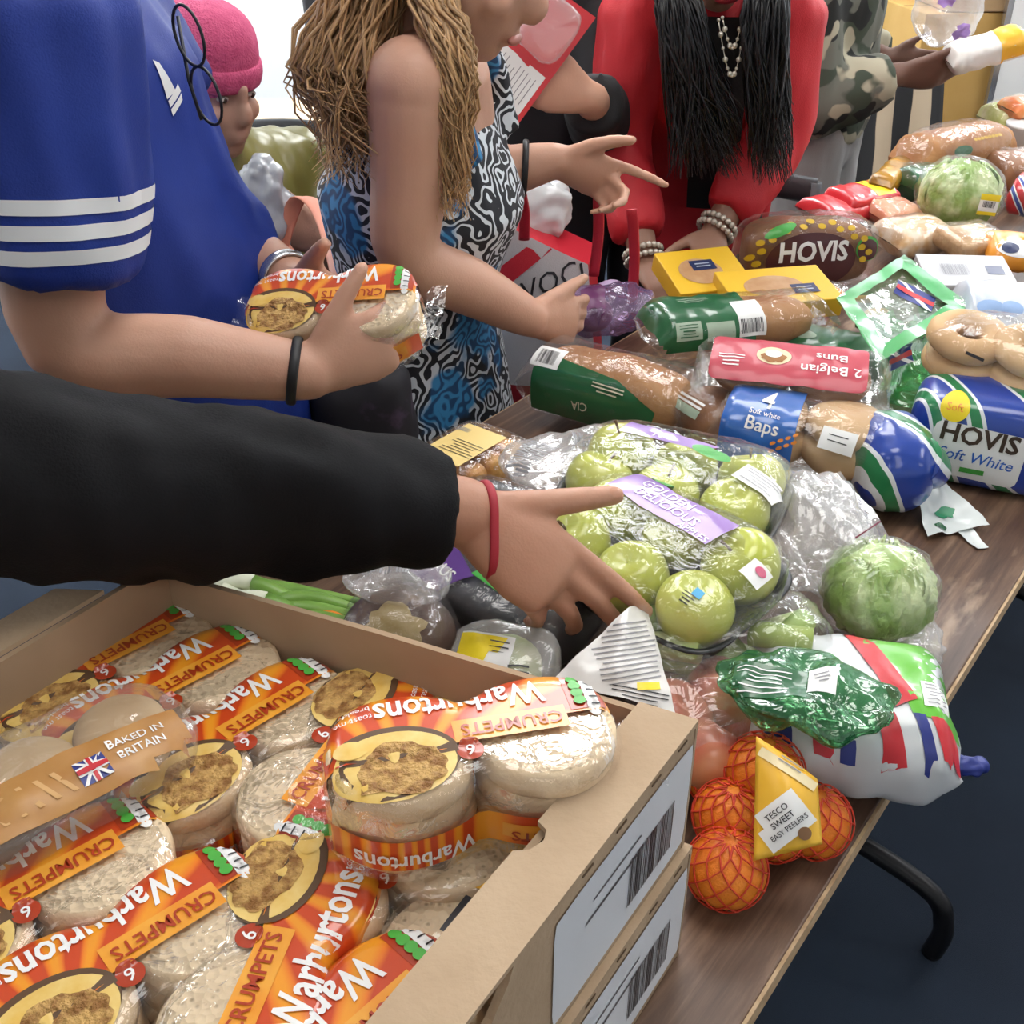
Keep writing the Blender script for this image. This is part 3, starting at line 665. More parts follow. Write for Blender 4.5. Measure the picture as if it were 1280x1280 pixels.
# ---------------- carrots bag with the flag print
t, L_ = mk('vegetable_bag', 'bright green and white vegetable bag with flag print overhanging the table edge', 'vegetable bag', (968, 880), (1150, 902), .805)
m = pillow(.185, .165, .105, .3, 4, .005, 24); mesh('bag', *m, M('bag_white', (.72, .74, .76), .3, (.62, .66, .68), 8, coat=.4), t); H = bvh(m); d = deco(H, t); fr = front(H, t)
d('printed_panel', poly([(.0, .075), (.085, .075), (.088, -.05), (.045, -.045), (.03, .0)]), M('lime_print', (.13, .48, .04), .3, coat=.5), 0, 0)
d('printed_stripe', poly([(-.01, .07), (.012, .07), (.05, -.03), (.03, -.04)]), M('flag_red', (.55, .02, .03), .4), 0, 0, .0016)
d('printed_panel', rect(.022, .03), PAPER, .066, -.02, .0016); d('small_print', lines(.016, .022, 6), GREY_INK, .066, -.02, .0022)
FB = M('flag_blue', (.02, .035, .22), .4)
for x0, x1, mt in ((-.085, -.065, FB), (-.048, -.03, M('flag_red', (.5, 0, 0))), (-.025, -.012, FB), (.01, .03, M('flag_red', (.5, 0, 0))), (.045, .055, FB), (.06, .08, M('flag_red', (.5, 0, 0)))):
    d('printed_stripe', poly([(x0, -.045), (x1, -.045), (x1+.012, -.08), (x0+.012, -.08)]), mt, 0, 0, .0012)
mesh('knot', *crumple(move(sell(.02, .012, .01), (.098, -.05, 0)), .005, 60, 2), FB, t)
# dark green film bag on top
t, L_ = mk('salad_bag', 'crumpled dark green film bag lying over the flag-print vegetable bag', 'salad bag', (925, 850), (1090, 880), .878)
m = crumple(sell(.080, .05, .020, .9, .9, 64, 30), .013, 17, 11, .7); mesh('film', *m, FILM('green_film', (.45, .75, .5), milky=.45, gloss=.06, bump=.5, bscale=25, colour=(.02, .16, .05)), t); H = bvh(m); d = deco(H, t)
d('printed_panel', rect(.06, .035), GREENP, -.03, -.01); d('small_print', lines(.045, .025, 6), WHITE_INK, -.035, -.01, .0016); d('printed_panel', rect(.022, .03), PAPER, .012, -.002); d('small_print', lines(.012, .008, 3, .0014), GREY_INK, .012, -.002, .0016, .3)
# ---------------- cut leeks
LEEK = M('leek', (.62, .68, .36), .45, (.36, .50, .13), 16, sss=.05); LEEKD = M('leek_green', (.16, .30, .04), .5, (.38, .48, .12), 14)
t, L_ = mk('leek_bag', 'clear bag of cut pale green leeks below the apple tray', 'leek bag', (815, 800), (985, 795), .84)
R_ = random.Random(4)
for i in range(13):
    x, y, a = R_.uniform(-.085, .085), R_.uniform(-.035, .04), R_.uniform(-.9, .9); dv = V((math.cos(a), math.sin(a), R_.uniform(-.2, .2)))*R_.uniform(.018, .034); c = V((x, y, R_.uniform(-.02, .022)))
    mesh('leek', *tube([c-dv, c-dv*.96, c+dv*.96, c+dv], [.009, .0125, .0125, .009], 14), LEEK if i % 3 else LEEKD, t)
mesh('clear_wrap', *crumple(sell(.108, .06, .042, .8, .7, 52, 26), .006, 26, 12, .7), CLEAR, t)
# ---------------- iceberg lettuces
ICE = M('iceberg', (.30, .46, .11), .45, (.66, .76, .42), 22, lo=.4, hi=.6, bump=.7, bscale=45, sss=.08)
def lettuce(label, px, py, z, r, seed, film=CLEAR):
    t = thing('lettuce', label, 'lettuce', P(px, py, z))
    m = sell(r, r*.97, r*.86, 1, 1, 64, 40); mesh('heart', *displace(m, lambda v: (.16*r*noise.ridged_multi_fractal(v*16+V((seed, 0, 0)), 1, 2, 3, 1, 2)-.16*r)*.8), ICE, t)
    R_ = random.Random(seed)
    for k in range(5):
        a0 = k/5*2*PI+R_.uniform(-.3, .3)
        def fn(u, v):
            th = a0+(v-.5)*1.7*math.sin(.35+u*2.3); ph = -1.1+u*2.2; rr = r*(1.03+.02*k/5)+.009*noise.noise(V((u*7, v*9, k)))+(.006*math.sin(v*34+u*9)*u*u)
            return (rr*math.cos(th)*math.cos(ph), rr*math.sin(th)*math.cos(ph), rr*.87*math.sin(ph))
        mesh('leaf', *grid(fn, 16, 18), ICE, t)
    m = crumple(sell(r*1.16, r*1.15, r*1.02, .9, .9, 48, 26), .006, 24, seed); mesh('clear_wrap', *m, film, t)
    return t, bvh(m)
lettuce('iceberg lettuce in clear film beside the bare strip of table', 1098, 738, .812, .055, 3)
t, H = lettuce('iceberg lettuce with a yellow reduced sticker, beyond the green flag bag', 1200, 243, .845, .078, 6)
vd = (V((0, 0, CAMZ))-t.location).normalized(); X = V((1, 0, 0)); Y = vd.cross(X).normalized()
decal('sticker', H, rect(.045, .04), PAPER, t, X*.03-Y*.02, X, Y, .001, -.1); decal('sticker', H, join(rect(.045, .012, cy=.014), rect(.045, .007, cy=-.017)), YEL, t, X*.03-Y*.02, X, Y, .0016, -.1); decal('barcode', H, bars(.03, .012, 12, 9), BLACK_INK, t, X*.03-Y*.02, X, Y, .0016, -.1)
def crumpled(name, label, cat, px, py, z, s, film, seed, amp=.009, sc=24, rot=0):
    t = thing(name, label, cat, P(px, py, z), (0, 0, rot)); m = crumple(sell(*s, .85, .75, 60, 30), amp, sc, seed, .8); mesh('film', *m, film, t); return t, bvh(m)
t, H = crumpled('plastic_bag', 'crumpled cloudy plastic bag between the apples and the lettuce', 'plastic bag', 1015, 665, .83, (.062, .085, .06), CLOUDY, 21)
t, H = crumpled('plastic_bag', 'thin clear bag tail gathered at the right side of the lettuce', 'plastic bag', 1140, 790, .775, (.028, .055, .022), CLOUDY, 22, .007, 40)
sh = patch([P(985, 600, .86), P(1050, 590, .84), P(1150, 715, .775), P(1070, 690, .85)], .012, 18, .008, 40); o = mesh('plastic_bag', *sh, CLOUDY); tag(o, 'flat cloudy bag flap with a dark red line lying over the lettuce', 'plastic bag')
mesh('printed_line', *tube([P(1070, 672, .868), P(1100, 652, .852)], .0009, 6), M('maroon_line', (.2, .02, .05), .5), o)
# ---------------- reduced-sticker bag and printed wrapper by the tray
t, L_ = mk('vegetable_pack', 'small clear pack with yellow reduced sticker behind the cardboard tray', 'vegetable pack', (575, 822), (690, 842), .845, .5)
mesh('vegetable', *lumpy(sell(.036, .03, .022), .004, 30, 3), M('pale_veg', (.62, .62, .40), .5, (.35, .45, .15), 30), t)
m = crumple(sell(.052, .040, .028, .6, .6, 44, 24), .004, 34, 14); mesh('clear_wrap', *m, CLOUDY, t); H = bvh(m); d = deco(H, t)
d('sticker', rect(.05, .044), PAPER, -.016, -.004); d('sticker', poly([(-.025, .02), (.018, .02), (.012, .004), (.004, .004), (.0, -.012), (-.025, -.008)]), YEL, -.016, -.004, .0015)
d('small_print', lines(.018, .006, 2, .002), BLACK_INK, .018, -.012, .002, .2); d('barcode', bars(.022, .010, 12, 4), BLACK_INK, -.024, -.018, .002); d('small_print', lines(.018, .01, 3), BLACK_INK, -.004, .006, .002)
sh = patch([P(690, 850, .872), P(845, 892, .86), P(806, 752, .885), P(775, 768, .90)], .012, 22, .007, 45, 3); o = mesh('film_wrapper', *sh, M('wrapper_white', (.74, .73, .71), .35, coat=.4)); tag(o, 'white printed wrapper sheet with small text, standing up behind the tray corner', 'wrapper')
H = bvh(sh); c = (P(690, 850, .872)+P(845, 892, .86)+P(800, 760, .89))/3; vd = (V((0, 0, CAMZ))-c).normalized(); X = V((1, 0, 0)); Y = vd.cross(X)
decal('small_print', H, lines(.07, .05, 12, .0011), GREY_INK, o, c+X*.006+Y*.012, X, Y, .001, .15, depth=.1); decal('small_print', H, lines(.05, .014, 5, .001), BLACK_INK, o, c+X*.012-Y*.028, X, Y, .001, -.2, depth=.1); decal('printed_patch', H, rect(.02, .006), YEL, o, c+X*.02-Y*.018, X, Y, .0014, depth=.1)
# ---------------- swede, spring onions, orange
t = thing('swede', 'brown swede with pale cut top behind the cardboard tray', 'swede', P(498, 800, .808))
m = lumpy(sell(.058, .058, .05, 1, 1, 40, 24), .006, 20, 4); mesh('root', *m, M('swede_skin', (.07, .035, .03), .5, (.16, .09, .06), 14, coat=.2), t); H = bvh(m); vd = (P(490, 778, .86)-t.location).normalized(); X = V((1, 0, 0)); Y = vd.cross(X).normalized(); X = Y.cross(vd)
decal('cut_top', H, disc(.030, .026, 28, 5, wob=.4, seed=2), M('swede_cut', (.58, .46, .24), .6, (.45, .33, .13), 40), t, V((0, 0, 0)), X, Y, .0015)
mesh('clear_wrap', *crumple(sell(.066, .066, .057, 1, 1, 40, 24), .004, 30, 15), CLEAR, t)
for i in range(6):
    a, b = P(268+i*4, 724+i*7, .80+.006*(i % 3)), P(452+i*9, 752+i*9, .80+.01*(i % 2)); o_ = V((0, 0, .012*math.sin(i*2)))
    pts = smoothpath([a, a*.75+b*.25+o_, a*.4+b*.6-o_, b], 5)
    o = thing('spring_onion', 'spring onion with white root end, in the bunch behind the cardboard tray', 'spring onion', a, group='bunch of spring onions')
    q = [p-a for p in pts]; k = 5; mesh('white_end', *tube(q[:k+1], lerpl([.010, .0085], k+1), 10), M('onion_white', (.72, .76, .60), .4), o)
    mesh('green_leaf', *tube(q[k:], lerpl([.0085, .010, .007, .003], len(q)-k), 10), M('onion_green', (.10, .24, .03), .4, (.22, .40, .08), 9), o)
o = mesh('orange', *lumpy(sell(.032, .032, .03), .001, 40), ORG); o.location = P(412, 800, .79); tag(o, 'single orange beside the swede behind the cardboard tray', 'orange')
t, L_ = mk('film_wrapper', 'shiny striped clear wrapper between the black sleeve and the swede', 'wrapper', (455, 720), (540, 725), .87)
m = crumple(sell(.055, .03, .022, .8, .7, 48, 24), .007, 32, 17, .8); mesh('film', *m, CLOUDY, t); decal('barcode', bvh(m), bars(.05, .03, 16, 3), GREY_INK, t, (-.01, 0, .1), off=.001)
# ---------------- clamshell of pastries
p1, p2, p3 = P(492, 572, .835), P(592, 517, .835), P(664, 548, .835); ax, ay = (p2-p1), (p3-p2)
t = thing('pastry_box', 'clear ridged clamshell of golden pastries with yellow label', 'pastry box', (p1+p3)/2-V((0, 0, .055)), (0, 0, math.atan2(ax.y, ax.x))); bx_, by_ = ax.length, min(ay.length, .13)
GOLD = M('pastry_golden', (.50, .20, .04), .45, (.68, .36, .08), 30, bump=.4, bscale=120, coat=.3)
for i in range(4):
    for j in range(2): mesh('pastry', *move(lumpy(sell(bx_*.115, by_*.22, .022, .6, .6, 24, 14), .002, 40, i+j), ((i-1.5)*bx_*.235, (j-.5)*by_*.46, .026)), GOLD, t)
m = move(sell(bx_/2, by_/2, .030, .35, .35, 44, 20), (0, 0, .030)); mesh('clamshell', *lumpy(m, .001, 90), CLEAR, t)
rim = []
for s in range(0, 88):
    a = s/88*2*PI; rim.append(move(sell(.0035, .0035, .003, 1, 1, 8, 6), (spw(math.cos(a), .35)*bx_*.515, spw(math.sin(a), .35)*by_*.515, .045)))
o = mesh('ridged_rim', *join(*rim), CLEAR, t); o['kind'] = 'stuff'
H = bvh(m); d = deco(H, t); d('paper_label', rect(bx_*.62, by_*.62), M('label_yellow', (.80, .60, .22), .45), .0, .0); d('barcode', bars(.02, .01, 12, 4), GREY_INK, .03, .025, .0016, PI/2); d('small_print', lines(.05, .03, 6), BLACK_INK, -.01, -.006, .0016, PI/2)
# ---------------- breads
def rolls(t, L_, n, rx, ry, rz, mat, rows=1, z=0):
    for i in range(n):
        for j in range(rows): mesh('roll', *move(lumpy(sell(rx, ry, rz, .8, 1, 30, 16), .003, 24, i+j*3), ((i-(n-1)/2)*L_/n, (j-(rows-1)/2)*ry*1.7, z)), mat, t)
t, L_ = mk('ciabatta_pack', 'long brown ciabatta in clear film with dark green label, beside the pastries', 'bread pack', (672, 462), (868, 512), .815)
mesh('loaf', *lumpy(sell(.115, .055, .045, .7, .6, 48, 22), .006, 16, 3), BREAD, t)
m = pillow(.27, .13, .105, .25, 5, .003, 30); mesh('clear_wrap', *m, CLEAR, t); H = bvh(m); fr = front(H, t); d = deco(H, t)
fr('printed_panel', poly([(-.10, -.055), (.085, -.06), (.095, -.02), (.03, .010), (-.07, .022), (-.10, .0)]), GREENP, 0, 0)
fr('lettering', text('CIA', .016, .010), M('cream_ink', (.7, .68, .5), .4), -.02, -.036, .0016, PI+.05, .006); fr('small_print', lines(.05, .010, 3, .002), M('cream_ink'), .02, -.006, .0016, -.05); fr('printed_panel', rect(.045, .03), PAPER, -.085, .018, .0014); fr('barcode', bars(.03, .02, 14, 8), BLACK_INK, -.085, .018, .002)
t, L_ = mk('ciabatta_pack', 'green film bread pack with barcode panel lying on top by the yellow cartons', 'bread pack', (800, 415), (1035, 392), .855)
mesh('loaf', *lumpy(sell(.12, .05, .032, .7, .6, 48, 22), .006, 16, 5), BREAD, t)
m = pillow(.30, .125, .08, .2, 7, .005, 26); mesh('clear_wrap', *m, CLEAR, t); H = bvh(m); fr = front(H, t); d = deco(H, t)
d('printed_panel', rect(.15, .12), GREENP, -.07, .0); fr('printed_panel', rect(.15, .06), GREENP, -.07, -.01); fr('printed_panel', rect(.042, .055), PAPER, .0, .0, .0016); fr('barcode', bars(.036, .02, 16, 5), BLACK_INK, .0, -.012, .0022)
fr('printed_panel', rect(.04, .026), M('pale_green_print', (.35, .45, .34), .4), -.10, -.012, .0016); fr('printed_panel', rect(.045, .026), M('pale_green_print'), -.05, -.016, .0016); fr('small_print', lines(.03, .016, 5), GREENP, -.10, -.012, .0022); d('small_print', lines(.05, .012, 3, .002), M('pale_green_print'), -.07, .01, .0016)
t, L_ = mk('bread_pack', 'dark green bread pack half buried behind the pink bun pack', 'bread pack', (955, 432), (1105, 462), .80)
m = pillow(.2, .12, .085, .25, 9, .004, 28); mesh('bag', *m, GREENP, t); d = deco(bvh(m), t); d('printed_patch', disc(.02, .012), M('pale_green_print'), -.03, -.02); d('barcode', bars(.04, .03, 14, 3), WHITE_INK, -.06, .02)
t, L_ = mk('bun_pack', 'pink labelled pack of Belgian buns, its lettering upside down, above the baps', 'bun pack', (878, 458), (1102, 482), .868, .25)
rolls(t, .2, 2, .055, .045, .022, BROWN); m = pillow(.262, .11, .062, .2, 3, .003, 30); mesh('clear_wrap', *m, CLEAR, t); H = bvh(m); d = deco(H, t)
PINK = M('pink_print', (.50, .04, .07), .4, coat=.2); d('printed_panel', rect(.205, .085, r=.01), PINK, -.005, -.004); fr = front(H, t)
d('lettering', text('2 Belgian', .022, .012), WHITE_INK, .05, -.018, .0018, PI, .006); d('lettering', text('Buns', .022, .012), WHITE_INK, .05, .008, .0018, PI, .006)
d('picture_plate', disc(.023, .018), M('bun_cream', (.80, .66, .42), .5), -.025, .0, .0016); d('picture_bun', disc(.017, .011, wob=.3), BREAD, -.025, -.003, .0022); d('picture_icing', disc(.011, .008), WHITE_INK, -.026, .003, .0027); d('small_print', lines(.035, .018, 4, .0022), WHITE_INK, -.08, -.016, .0018)
t, L_ = mk('bap_pack', 'clear pack of four pale baps with a blue label, behind the apples', 'bap pack', (905, 530), (1112, 566), .815)
rolls(t, .20, 2, .056, .058, .030, BAP, 1, -.006); rolls(t, .20, 2, .052, .054, .022, BAP, 1, .028)
m = pillow(.25, .135, .108, .25, 6, .003, 30); mesh('clear_wrap', *m, CLEAR, t); H = bvh(m); d = deco(H, t); fr = front(H, t)
fr('printed_panel', rect(.095, .115), BLUEP, -.055, .0); fr('lettering', text('4', .034, .015), WHITE_INK, -.05, .036, .0018, -.1); fr('lettering', text('Soft white', .010, .004), WHITE_INK, -.05, .018, .0018, -.1); fr('lettering', text('Baps', .024, .012), WHITE_INK, -.05, .002, .0018, -.1, .006)
fr('printed_wheat', join(*[disc(.004, .0022, 10, 2, cx=i*.005, cy=.004*(1 if i % 2 else -1)) for i in range(8)]), ORANGE_INK, -.035, -.022, .0018, .5); fr('sticker', rect(.044, .028), PAPER, .045, .0, .0014, -.12); fr('small_print', lines(.025, .007, 2), BLACK_INK, .045, .002, .002, -.12); fr('barcode', bars(.03, .016, 12, 5), PAPER, -.05, -.044, .0018)
t, L_ = mk('roll_pack', 'clear pack of brown rolls with white lettering left of the baps', 'bread rolls', (862, 505), (925, 545), .80)
rolls(t, .1, 1, .058, .05, .042, BROWN); m = crumple(sell(.068, .06, .05, .7, .7, 44, 24), .004, 28, 4); mesh('clear_wrap', *m, CLEAR, t); H = bvh(m); fr = front(H, t); fr('printed_patch', rect(.05, .012), M('pale_green_print'), .0, .0); fr('small_print', lines(.05, .006, 2, .003), WHITE_INK, .0, .012, .0016)
# wrapped loaves
def swirl(name, cols, scale=5):
    m = M(name, cols[0], .3, coat=.5); nt = m.node_tree; N, L = nt.nodes, nt.links; tc = N.new('ShaderNodeTexCoord'); wv = N.new('ShaderNodeTexWave'); wv.inputs['Scale'].default_value = scale; wv.inputs['Distortion'].default_value = 5; wv.inputs['Detail'].default_value = 1; wv.bands_direction = 'DIAGONAL'
    r = N.new('ShaderNodeValToRGB'); r.color_ramp.interpolation = 'CONSTANT'; e = r.color_ramp.elements; e[0].color = (*cols[0], 1); e[1].position = .34; e[1].color = (*cols[1], 1)
    for p_, c in zip((.46, .78, .88), (cols[2], cols[1], cols[0])): q = e.new(p_); q.color = (*c, 1)
    L.new(tc.outputs['Object'], wv.inputs['Vector']); L.new(wv.outputs['Fac'], r.inputs[0]); L.new(r.outputs[0], N['Principled BSDF'].inputs['Base Color']); return m
SW = swirl('blue_green_wrap', [(.012, .05, .32), (.75, .78, .80), (.015, .20, .07)], 3.6)
t, L_ = mk('bread_loaf', 'white loaf in blue and green HOVIS Soft White bag at the table edge', 'loaf', (1172, 528), (1352, 560), .815)
m = lumpy(sell(.125, .062, .064, .45, .4, 56, 28), .004, 14, 2); mesh('bag', *m, SW, t); H = bvh(m); Yf = V((0, .35, .94))
def hf(n, sh, mat, x, h, off=.001, rot=0, sub=None): return decal(n, H, sh, mat, t, V((x, -.02, 0))+Yf*h, (1, 0, 0), V((0, .25, .97)), off, rot, sub)
hf('printed_panel', rect(.115, .072, r=.012), PAPER, -.035, -.016, .001, -.05); hf('lettering', text('HOVIS', .034, .026), M('hovis_brown', (.05, .03, .02), .4), -.035, .006, .0018, -.05, .006); hf('lettering', text('Soft White', .021, .004, shear=.2), ink('blue', (.02, .12, .5)), -.035, -.022, .0018, -.05, .006); hf('printed_patch', rect(.03, .007), LEAFG, -.035, -.04, .0018)
hf('printed_badge', disc(.018), YEL, -.072, .040, .0014); hf('lettering', text('Soft', .013, .006), ORANGE_INK, -.072, .040, .002)
t = thing('bread_loaf', 'loaf in blue and green striped bag with tied neck and white tail', 'loaf', P(1112, 575, .812))
mesh('bag', *crumple(sell(.052, .075, .058, .8, .8, 52, 28), .003, 26, 9), SW, t); nk = P(1158, 583, .80)-t.location
q = smoothpath([V((.025, -.03, .012)), (V((.04, -.05, .01))+nk)/2, nk, nk+V((.012, -.02, -.01))], 4); mesh('neck', *crumple(tube(q, lerpl([.036, .026, .013, .016], len(q)), 20), .002, 60), SW, t); mesh('tie', *tube([nk-V((.004, -.004, 0)), nk+V((.006, -.006, -.002))], .0145, 14), LEAFG, t)
sh = patch([V(p)-t.location for p in (P(1145, 598, .792), P(1168, 590, .792), P(1238, 655, .760), P(1160, 670, .758))], .012, 16, .010, 45, 5); o = mesh('bag_tail', *sh, M('tail_white', (.70, .76, .74), .35, (.75, .8, .8), 20, coat=.3), t); H = bvh(sh)
decal('printed_patch', H, disc(.012, .008, wob=.4), M('tail_green', (.04, .30, .14), .4), t, P(1185, 625, .78)-t.location, off=.001, depth=.1); decal('printed_patch', H, disc(.008, .005, wob=.4), GREENP, t, P(1178, 650, .77)-t.location, off=.001, depth=.1)
sh = patch([V(p)-t.location for p in (P(1185, 655, .756), P(1205, 648, .757), P(1236, 684, .753), P(1222, 686, .753))], .003, 8, .004, 60, 2); mesh('bag_tail', *sh, M('tail_white'), t)
t, L_ = mk('bread_loaf', 'seeded brown loaf in clear HOVIS bag with maroon oval label', 'loaf', (918, 315), (1092, 308), .822)
mesh('loaf', *lumpy(sell(.118, .058, .056, .5, .45, 48, 24), .004, 14, 7), M('dark_crust', (.17, .065, .025), .7, (.28, .13, .055), 16), t); m = crumple(sell(.132, .066, .066, .5, .5, 64, 32), .004, 26, 7); mesh('clear_wrap', *m, CLEAR, t); H = bvh(m)
def hb(n, sh, mat, x, h, off=.001, rot=0, sub=None): return decal(n, H, sh, mat, t, V((x, -.02, 0))+V((0, .45, .89))*h, (1, 0, 0), V((0, .45, .89)), off, rot, sub)
MAR = M('maroon_print', (.07, .015, .018), .35, coat=.4); GLD = M('gold_print', (.62, .40, .02), .35)
hb('printed_panel', disc(.085, .048, 36, 6), MAR, -.01, -.02); hb('lettering', text('HOVIS', .046, .03), WHITE_INK, -.008, -.006, .0018, 0, .006); hb('small_print', lines(.04, .003, 2, .0016), GLD, -.008, -.042, .0018)
hb('printed_seeds', join(*[disc(.0075, .0055, 10, 2, cx=-.02+math.cos(a/18*PI)*(.1+.012*(a % 2)), cy=-.02+math.sin(a/18*PI)*(.060+.010*(a % 2))) for a in range(19)]), GLD, .01, .0, .0016); hb('printed_leaf', disc(.032, .009), LEAFG, -.07, .034, .0022, .35); hb('printed_corner', rect(.04, .03), GLD, -.105, -.05, .0014); hb('printed_badge', disc(.022, .018), MAR, .098, -.004, .0014); hb('printed_ring', disc(.025, .021), LEAFG, .098, -.002, .0011)
t, L_ = mk('bagel_pack', 'clear pack of pale bagels on the HOVIS white loaf', 'bagel pack', (1238, 440), (1345, 464), .898)
for i in range(3):
    for j in range(2): mesh('bagel', *move(lumpy(grid(lambda u, v: ((.036+.02*math.cos(v*2*PI))*math.cos(u*2*PI), (.036+.02*math.cos(v*2*PI))*math.sin(u*2*PI), .017*math.sin(v*2*PI)), 30, 14, True, True), .002, 30, i), ((i-1)*.085, 0, -.018+j*.032), (.15, .1*j, 0)), BAP, t)
m = crumple(sell(.135, .07, .05, .7, .6, 60, 28), .004, 26, 13); mesh('clear_wrap', *m, CLEAR, t); decal('best_before_mark', bvh(m), rect(.025, .004), BLACK_INK, t, (-.06, -.03, 0), (1, 0, 0), (0, .4, .9), .001, -.2)
# ---------------- green flag bag
GB = FILM('green_bag_film', (.55, .9, .6), milky=.30, gloss=.05, bump=.4, bscale=25, colour=(.05, .45, .12)); GBS = M('green_bag_border', (.03, .30, .06), .35, (.05, .38, .10), 10, coat=.2)
t = thing('salad_bag', 'open clear salad bag with bright green borders and flag print', 'salad bag', P(1128, 425, .83))
cs = [P(1045, 372, .90), P(1130, 318, .90), P(1212, 382, .885), P(1100, 452, .865)]; cs = [c-t.location for c in cs]
pt = patch(cs, .02, 22, .006, 30, 2); mesh('front_panel', *pt, FILM('pale_green_film', (.8, .95, .82), milky=.15, gloss=.03, bump=.3, colour=(.3, .6, .35)), t); H = bvh(pt); ctr = sum(cs, V())/4
for i in range(4):
    a, b = cs[i], cs[(i+1) % 4]; bd = patch([a, b, b+(ctr-b)*.3, a+(ctr-a)*.3], 0, 16, .004, 30, 3, 5); mesh('green_border', *bd, GBS, t)
R_ = random.Random(2)
for i in range(14):
    c = ctr+V((R_.uniform(-.07, .07), R_.uniform(-.05, .05), -.03-R_.uniform(0, .03))); lf = move(grid(lambda u, v: ((u-.5)*.05, (v-.5)*.032*math.sin(.3+u*2.6), .008*math.sin(v*7+i)), 8, 7), c, (R_.uniform(-.6, .6), R_.uniform(-.6, .6), R_.uniform(0, 6))); mesh('leaf', *lf, M('salad_leaf', (.04, .17, .03), .4, (.20, .40, .12), 25), t)
for i, (px, py) in enumerate(((1082, 374), (1095, 390))): mesh('carrot_strip', *move(sell(.022, .008, .006), P(px, py, .862)-t.location, (0, 0, .3*i)), M('carrot', (.75, .32, .10), .5), t)
lo = patch([cs[3], cs[2], P(1160, 515, .79)-t.location, P(1115, 505, .79)-t.location], .02, 16, .01, 30, 4); mesh('lower_panel', *lo, GB, t); HL = bvh(join(lo, pt)); vd = (V((0, 0, CAMZ))-t.location).normalized(); X = V((1, 0, 0)); Y = vd.cross(X).normalized()
for px, py, z, rt in ((1150, 368, .89, -.7), (1132, 447, .86, .3)):
    O = P(px, py, z)-t.location; FR = M('flag_red', (.5, 0, 0)); HH = bvh(join(pt, lo))
    decal('flag_field', HH, rect(.05, .028), FB, t, O, X, Y, .002, rt, depth=.1); decal('flag_saltire', HH, poly([(-.025, .014), (-.015, .014), (.025, -.014), (.015, -.014)]), WHITE_INK, t, O, X, Y, .003, rt, depth=.1); decal('flag_cross', HH, rect(.05, .008), FR, t, O, X, Y, .0035, rt, depth=.1)
mesh('bag_base', *crumple(move(sell(.065, .05, .035, .8, .7, 40, 20), (0, 0, -.045)), .006, 26, 3), GB, t)
# ---------------- yellow cartons
YC = M('carton_yellow', (.82, .50, .03), .4); NAVY = M('navy_print', (.02, .03, .10), .4); WIN = M('carton_window', (.48, .26, .12), .35, (.58, .36, .2), 30)
for i, (a, b, z, rl, lab, w_) in enumerate((((832, 352), (925, 342), .815, .25, 'yellow carton with navy label beside the bracelet hand', .13), ((905, 372), (1035, 362), .815, .15, 'yellow carton with oval window in front of the seeded loaf', .12))):
    t, L_ = mk('food_carton', lab, 'carton', a, b, z, rl); m = box(L_, w_, .035, .002); m = move(m, (0, 0, -.0175)); mesh('carton', *m, YC, t, False); H = bvh(m); d = deco(H, t)
    d('window', disc(L_*.28, w_*.3), WIN, -.01, -.005); d('printed_panel', rect(.045, .03), NAVY, .0 if i == 0 else .04, .012 if i == 0 else -.02, .0015); d('small_print', lines(.028, .008, 2, .003), M('pale_blue_print', (.5, .55, .65), .4), .0 if i == 0 else .04, .012 if i == 0 else -.02, .002)
t, L_ = mk('carrot_pack', 'clear pack with orange carrots beside the yellow cartons', 'carrot pack', (1000, 358), (1048, 372), .81)
for i in range(3): mesh('carrot', *tube([(-.035, (i-1)*.02, 0), (.0, (i-1)*.02, .004), (.04, (i-1)*.018, 0)], [.012, .011, .004], 12), M('carrot', (.7, .3, .1)), t)
mesh('clear_wrap', *crumple(sell(.05, .04, .02, .7, .6, 36, 18), .004, 34, 5), CLEAR, t)
# ---------------- purple bag under the reaching hand
t, L_ = mk('purple_bag', 'purple and clear bag being grasped by the woman in the patterned dress', 'bag', (700, 395), (815, 378), .815)
m = crumple(sell(.085, .06, .04, .8, .7, 56, 28), .008, 24, 19); mesh('film', *m, FILM('purple_film', (.8, .7, .85), milky=.35, gloss=.05, bump=.4, colour=(.35, .22, .42)), t); H = bvh(m); d = deco(H, t)
d('printed_band', poly([(-.05, -.04), (-.01, -.045), (.02, .02), (-.02, .03)]), M('plum_print', (.12, .02, .10), .4), -.02, -.01); d('printed_band', rect(.07, .02), M('lilac_print', (.45, .33, .52), .4), .03, .03, .001, .2); mesh('onion', *move(lumpy(sell(.038, .036, .03), .002, 20), (-.03, 0, -.004)), M('red_onion', (.16, .02, .07), .35), t)
# ---------------- far end of the tables
def far(name, label, cat, a, b, z, W_, H_, mat, seed, wrap=None, dec=None, roll=.1):
    t, L_ = mk(name, label, cat, a, b, z, roll); L_ = max(L_, .06); m = pillow(L_, W_, H_, .25, seed, .004, 28, 36, 24); mesh('bag', *m, mat, t); H = bvh(m); fr = front(H, t)
    if wrap: mesh('clear_wrap', *crumple(sell(L_*.52, W_*.53, H_*.6, .7, .6, 44, 22), .005, 26, seed), wrap, t)
    for k in (dec or []): fr(*k)
    return t
RED = M('packet_red', (.62, .03, .04), .3, coat=.4)
far('crisp_packet', 'red packet with pale corner lying beyond the seeded loaf', 'packet', (1015, 268), (1095, 250), .80, .12, .05, RED, 3, None, [('printed_patch', rect(.04, .03), PAPER, .05, .0)])
far('crisp_packet', 'red and yellow packet behind the other red packet', 'packet', (1045, 250), (1110, 238), .82, .10, .04, RED, 5, None, [('printed_patch', rect(.05, .04), YEL, .03, .01)])
